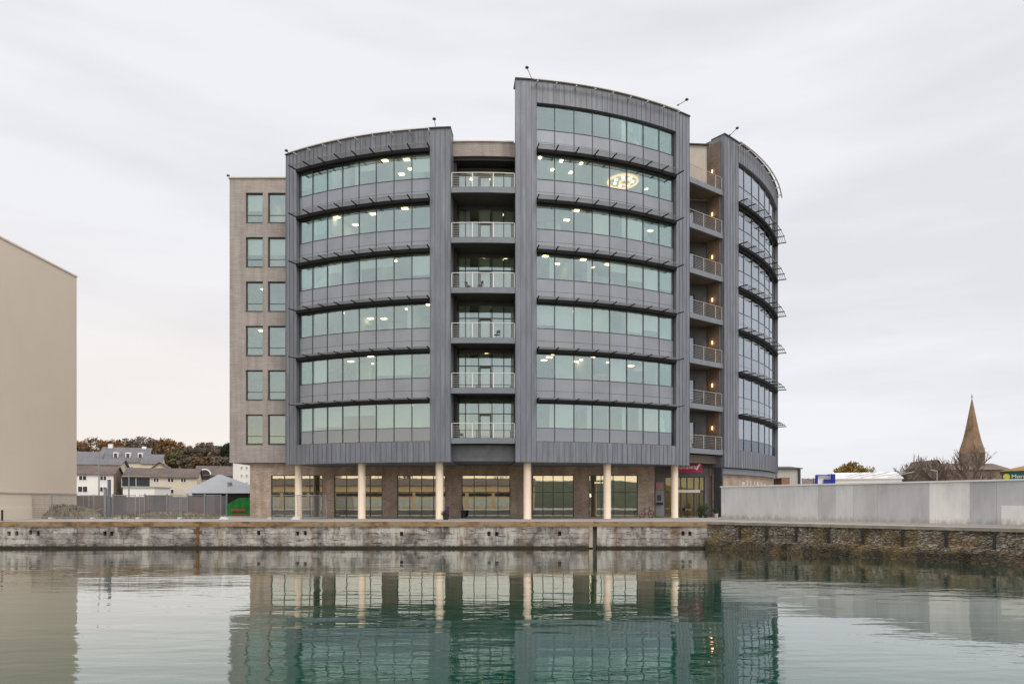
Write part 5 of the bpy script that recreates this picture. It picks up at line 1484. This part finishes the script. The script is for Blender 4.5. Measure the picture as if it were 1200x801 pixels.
# trees and buildings on the right
D = 150; leafy_tree('autumn_tree', 'golden green tree behind the white roofed warehouse', X(998, D), Y(D), 0, Z(540.5, D) - 0.3, 25 * D / FPX, LEAF['gold'], 170, 90, 0.26, None, 31, 0.02)
bare_tree('bare_tree', 'bare tree rising behind the dark gable left of the church', X(1071, 118), Y(118), 0, 10.5, 0.85, 5)
bare_tree('bare_tree', 'large bare tree in front of the church tower', X(1137, 108), Y(108), 0, 11.5, 0.85, 9)
bare_tree('bare_tree', 'slender bare tree between the church gable and tower', X(1104, 125), Y(125), 0, 10.5, 0.7, 14)

# church
M['cstone'] = plain('church stone', (0.17, 0.13, 0.10), 0.9, 0, 0.3, 0.6)
M['croof'] = plain('church roof', (0.155, 0.115, 0.09), 0.9, 0, 0.2, 0.4)
def spire_mat():
    m, nt, out = nmat('weathered spire stone')
    c = ramp(nt, noise(nt, coords(nt, 'Object', (1, 1, 0.6)), 0.55, 8, 0.78), [(0.34, (0.09, 0.075, 0.025)), (0.45, (0.19, 0.125, 0.07)), (0.55, (0.26, 0.175, 0.11)), (0.66, (0.14, 0.12, 0.045))])
    finish(nt, out, c, 0.9, 0, bump(nt, noise(nt, coords(nt, 'Object'), 3, 4), 0.3)); return m
M['spire'] = spire_mat()
D = 160; ch = thing('church', 'old stone church with broad tapering spire above the wall on the right', 'church', (X(1139, D), Y(D), 0))
def S(p): return p * D / FPX
xc, yc = X(1139, D + 3), Y(D) + 3
m = MB(); hw_ = S(14.6) * 0.88 * math.sqrt(2); m.prism([(xc + hw_ * math.cos(R_(45 + 90 * i - 34)), yc + hw_ * math.sin(R_(45 + 90 * i - 34))) for i in range(4)], 0, Z(530, D))
m.build('tower', M['cstone'], ch)
m = MB(); c8 = 0.92
m.lathe((xc, yc, 0), [(S(15.2) * c8, Z(530, D)), (S(13.4) * c8, Z(523.5, D)), (S(10.6) * c8, Z(515, D)), (S(8.2) * c8, Z(505, D)), (S(5.4) * c8, Z(491, D)), (S(2.6) * c8, Z(476, D)), (S(0.5), Z(465.5, D))], 8)
m.build('spire', M['spire'], ch)
m = MB(); m.tube([(xc, yc, Z(466, D)), (xc, yc, Z(459.5, D))], 0.07, 6); m.lathe((xc, yc, Z(463, D)), [(0.05, 0), (0.22, 0.15), (0.05, 0.3)], 8); m.build('finial', M['frame'], ch)
for (a, e, pe, pr, nm, dd) in ((1097, 1172, 551, 542, 'nave', -4),):
    x0_, x1_ = X(a, D), X(e, D); y0_, y1_ = Y(D) + dd, Y(D) + 9
    m = MB(); m.box(x0_, x1_, y0_, y1_, 0, Z(pe, D)); m.build('nave_wall', M['cstone'], ch)
    m = MB(); ym = (y0_ + y1_) / 2; ze, zr = Z(pe, D), Z(pr, D)
    for q in (((x0_, y0_ - .3, ze), (x1_, y0_ - .3, ze), (x1_, ym, zr), (x0_, ym, zr)), ((x1_, y1_ + .3, ze), (x0_, y1_ + .3, ze), (x0_, ym, zr), (x1_, ym, zr)), ((x1_, y0_ - .3, ze), (x1_, y1_ + .3, ze), (x1_, ym, zr)), ((x0_, y1_ + .3, ze), (x0_, y0_ - .3, ze), (x0_, ym, zr))): m.face(q)
    m.build('nave_roof', M['croof'], ch)
m = MB(); x0_, x1_ = X(1089, D - 6), X(1108, D - 6)
m.face([(x0_, Y(D) - 6, 0), (x1_, Y(D) - 6, 0), (x1_, Y(D) - 6, Z(554, D)), ((x0_ + x1_) / 2, Y(D) - 6, Z(540.5, D)), (x0_, Y(D) - 6, Z(554, D))])
xm = (x0_ + x1_) / 2
for q in (((x0_ - .2, Y(D) - 6.3, Z(554.5, D)), (xm, Y(D) - 6.3, Z(540, D)), (xm, Y(D) + 4, Z(540, D)), (x0_ - .2, Y(D) + 4, Z(554.5, D))), ((xm, Y(D) - 6.3, Z(540, D)), (x1_ + .2, Y(D) - 6.3, Z(554.5, D)), (x1_ + .2, Y(D) + 4, Z(554.5, D)), (xm, Y(D) + 4, Z(540, D)))): m.face(q)
m.build('transept_gable', M['cstone'], ch)
D = 130
PIV[:] = [1046, -34]
gable_house('barn', 'dark brown gabled building in front of the church, left one', X(1046, D), X(1094, D), Y(D), Y(D) + 10, 0, Z(563, D), Z(549, D), M['cstone'], M['croof'], 'y', 0.3, cat='building', rz=-34)
PIV[0] = None
D = 136
PIV[:] = [1071, -34]
gable_house('barn', 'narrow dark gabled building right behind the left dark gable', X(1071, D), X(1090, D), Y(D), Y(D) + 10, 0, Z(560, D), Z(547, D), M['cstone'], M['croof'], 'y', 0.3, cat='building', rz=-34)
PIV[0] = None
# white roofed warehouse
M['whroof'] = plain('pale sheet roof', (0.72, 0.69, 0.66), 0.6, 0, 0.06, 0.3)
PIV[:] = [979, -22]
D = 110; wh = gable_house('warehouse', 'long low warehouse with pale sheet roof behind the concrete wall', X(979, D), X(1057, D), Y(D), Y(D) + 14, 0, Z(561.5, D), Z(555, D + 7), M['wwall'], M['whroof'], 'x', 0.2, cat='warehouse', rz=-22)
PIV[0] = None
for a in (992, 1005, 1018, 1034, 1043):
    m = MB(); q0_ = P(a, 559, D); q1_ = P(a + 4.5, 555.5, D + 4); m.bar(q0_ + Vector((0, 0.3, 0.22)), q1_ + Vector((0, 0.2, 0.25)), 0.35, 0.06); m.build('roof_vent', M['galv'], wh)
# small metal shed, brick hut, timber stack and blue frame
D = 92; sh = gable_house('shed', 'pale metal shed with dark trim beside the right hand drum', X(911, D), X(937, D), Y(D), Y(D) + 8, 0, Z(549.3, D), Z(547.5, D + 4), plain('pale sheeting', (0.50, 0.50, 0.45), 0.6, 0, 0.08, 0.8, (4, 4, .2)), M['coping'], 'x', 0.3, cat='shed')
m = MB(); x = X(936.5, D); m.box(x - 0.14, x + 0.14, Y(D) - 0.16, Y(D) - 0.02, 0, Z(549.5, D)); m.build('corner_trim', M['coping'], sh)
D = 84; m = MB(); m.box(X(916, D), X(925.5, D), Y(D), Y(D) + 2.5, 0, Z(560, D)); m.box(X(915.5, D), X(926, D), Y(D) - 0.05, Y(D) + 2.55, Z(560, D), Z(559.5, D))
o = m.build('brick_hut', plain('orange brick', (0.34, 0.17, 0.10), 0.9, 0, 0.2, 3), origin=(X(920, D), Y(D), 0)); tag(o, 'low orange brick hut below the pale metal shed', 'hut')
D = 84; tf = thing('timber_fence', 'weathered timber fence between the metal shed and the blue frame', 'fence', (X(955, D), Y(D), 0))
m = MB()
for i in range(16):
    a = X(940, D) + i * (X(968, D) - X(940, D)) / 16; m.box(a + .01, a + 0.17, Y(D), Y(D) + 0.04, 0, Z(560.3, D) + rnd.uniform(-.05, .05))
m.build('board_panel', plain('weathered boards', (0.33, 0.26, 0.24), 0.9, 0, 0.25, 2), tf)
for px in (940, 954, 968):
    m = MB(); m.box(X(px, D) - .07, X(px, D) + .07, Y(D) - 0.1, Y(D) - 0.003, 0, Z(560, D)); m.build('post', M['galv'], tf)
D = 82; bfm = thing('blue_gantry', 'bright blue open steel frame behind the concrete wall', 'frame', (X(968, D), Y(D), 0))
M['blue'] = plain('bright blue paint', (0.008, 0.025, 0.30), 0.45, 0, 0.1)
m = MB(); m.box(X(956.5, D), X(958.5, D), Y(D), Y(D) + 0.3, 0, Z(556, D)); m.build('upright', M['blue'], bfm)
m = MB(); m.box(X(975, D), X(979, D), Y(D), Y(D) + 0.3, 0, Z(555, D)); m.build('upright', M['blue'], bfm)
m = MB(); m.box(X(958.5, D), X(975, D), Y(D) + 0.02, Y(D) + 0.28, Z(556.7, D), Z(555.7, D)); m.build('beam', M['blue'], bfm)
m = MB(); m.box(X(966, D), X(975, D), Y(D) + 0.05, Y(D) + 0.2, Z(572, D), Z(561, D)); m.build('panel', M['blue'], bfm)
m = MB(); m.box(X(958.5, D), X(974.8, D), Y(D) + 0.35, Y(D) + 0.4, Z(572, D), Z(557, D)); m.build('back_board', M['wwall'], bfm)
# supermarket with green fascia
D = 100; sm = thing('supermarket', 'low store with brown tiled roof and green sign fascia at the right edge', 'store', (X(1174, D), Y(D), 0), R_(-36))
x0_, x1_ = X(1174, D), X(1174, D) + 30
M['fgreen'] = plain('dark green fascia', (0.008, 0.10, 0.065), 0.5, 0, 0.08)
M['browntile'] = plain('orange brown tiles', (0.27, 0.155, 0.06), 0.9, 0, 0.15, 0.8)
m = MB(); m.box(x0_ + .2, x1_, Y(D) + .2, Y(D) + 18, 0, Z(560, D)); m.build('wall', M['cwall'], sm)
m = MB(); m.box(x0_, x1_, Y(D), Y(D) + 0.5, Z(562, D), Z(551.8, D)); m.build('fascia', M['fgreen'], sm)
m = MB(); ze, zr = Z(551.8, D), Z(549.0, D) + 5.0
m.hexa([(x0_ - .3, Y(D) - .3, ze), (x1_ + .3, Y(D) - .3, ze), (x1_ + .3, Y(D) + 18, ze), (x0_ - .3, Y(D) + 18, ze), (x0_ + 14, Y(D) + 8.6, ze + 3.8), (x1_ - 10, Y(D) + 8.6, ze + 3.8), (x1_ - 10, Y(D) + 9, ze + 3.8), (x0_ + 14, Y(D) + 9, ze + 3.8)])
m.build('roof', M['browntile'], sm)
m = MB(); m.lathe((0, 0, 0), [(0.42, 0), (0.42, 0.06)], 20); xcc, zcc = X(1178.5, D), Z(558.3, D)
m.v = [Vector((v.x + xcc, Y(D) - 0.02 - v.z, v.y + zcc)) for v in m.v]
m.build('emblem', plain('yellow disc', (0.62, 0.52, 0.05), 0.5), sm)
text_mesh('lettering', 'Morrisons', 0.72, M['wtext'], sm, (X(1183, D), Y(D) - 0.02, Z(558.2, D)), 0, 0.015, False, 1.1)

# ------------------------------------------------------------------ the far side of the dock, behind the viewpoint (seen in reflections)
q = MB(); q.box(-160, 160, -140, Y(0.9), -3, -0.02); o = q.build('near_quay', M['paving']); tag(o, kind='structure')
M['warm'] = plain('warm stone', (0.80, 0.58, 0.32), 0.85, 0, 0.12, 0.4)
t = gable_house('dockside_shed', 'long warm stone dockside building on the near quay behind the viewpoint', -75, 5, -92, -82, 0, 5.1, 6.7, M['warm'], M['tile'], 'x', 0.3, cat='building')
for i in range(13):
    x = -72 + i * 5.9
    m = MB(); m.box(x - 2.6, x + 2.6, -81.99, -81.95, 2.7, 3.45); m.build('window', M['darkw'], t)
    m = MB(); m.box(x - 2.5, x + 2.5, -81.99, -81.96, 0.3, 2.3); m.build('loading_door', plain('pale green door', (0.66, 0.68, 0.58), 0.6), t)
for i in range(6):
    bare_tree('bare_tree', 'bare tree behind the dockside shed on the near quay', -44 + i * 9.5 + rnd.uniform(-2, 2), -96, 0, rnd.uniform(8.5, 11), 0.85, 60 + i, 'bare trees behind the dockside shed')
M['wood'] = plain('dark hill scrub', (0.055, 0.065, 0.035), 0.95, 0, 0.4, 0.4)
g = MB(); nx, ny = 40, 14; rn = random.Random(3)
for j in range(ny + 1):
    for i in range(nx + 1):
        xv = -140 + 280 * i / nx; yv = -170 + 76 * j / ny
        hh = 8.0 * math.sin(math.pi * j / ny) * (0.55 + 0.45 * smooth(-20, 12, xv)) * smooth(95, 30, xv) + rn.uniform(-.4, .4)
        g.v.append(Vector((xv, yv, -0.3 + max(0, hh))))
for j in range(ny):
    for i in range(nx):
        a = j * (nx + 1) + i; g.f.append((a, a + 1, a + nx + 2, a + nx + 1)); g.m.append(0)
o = g.build('near_hill', M['wood'], smooth=True); tag(o, kind='structure')
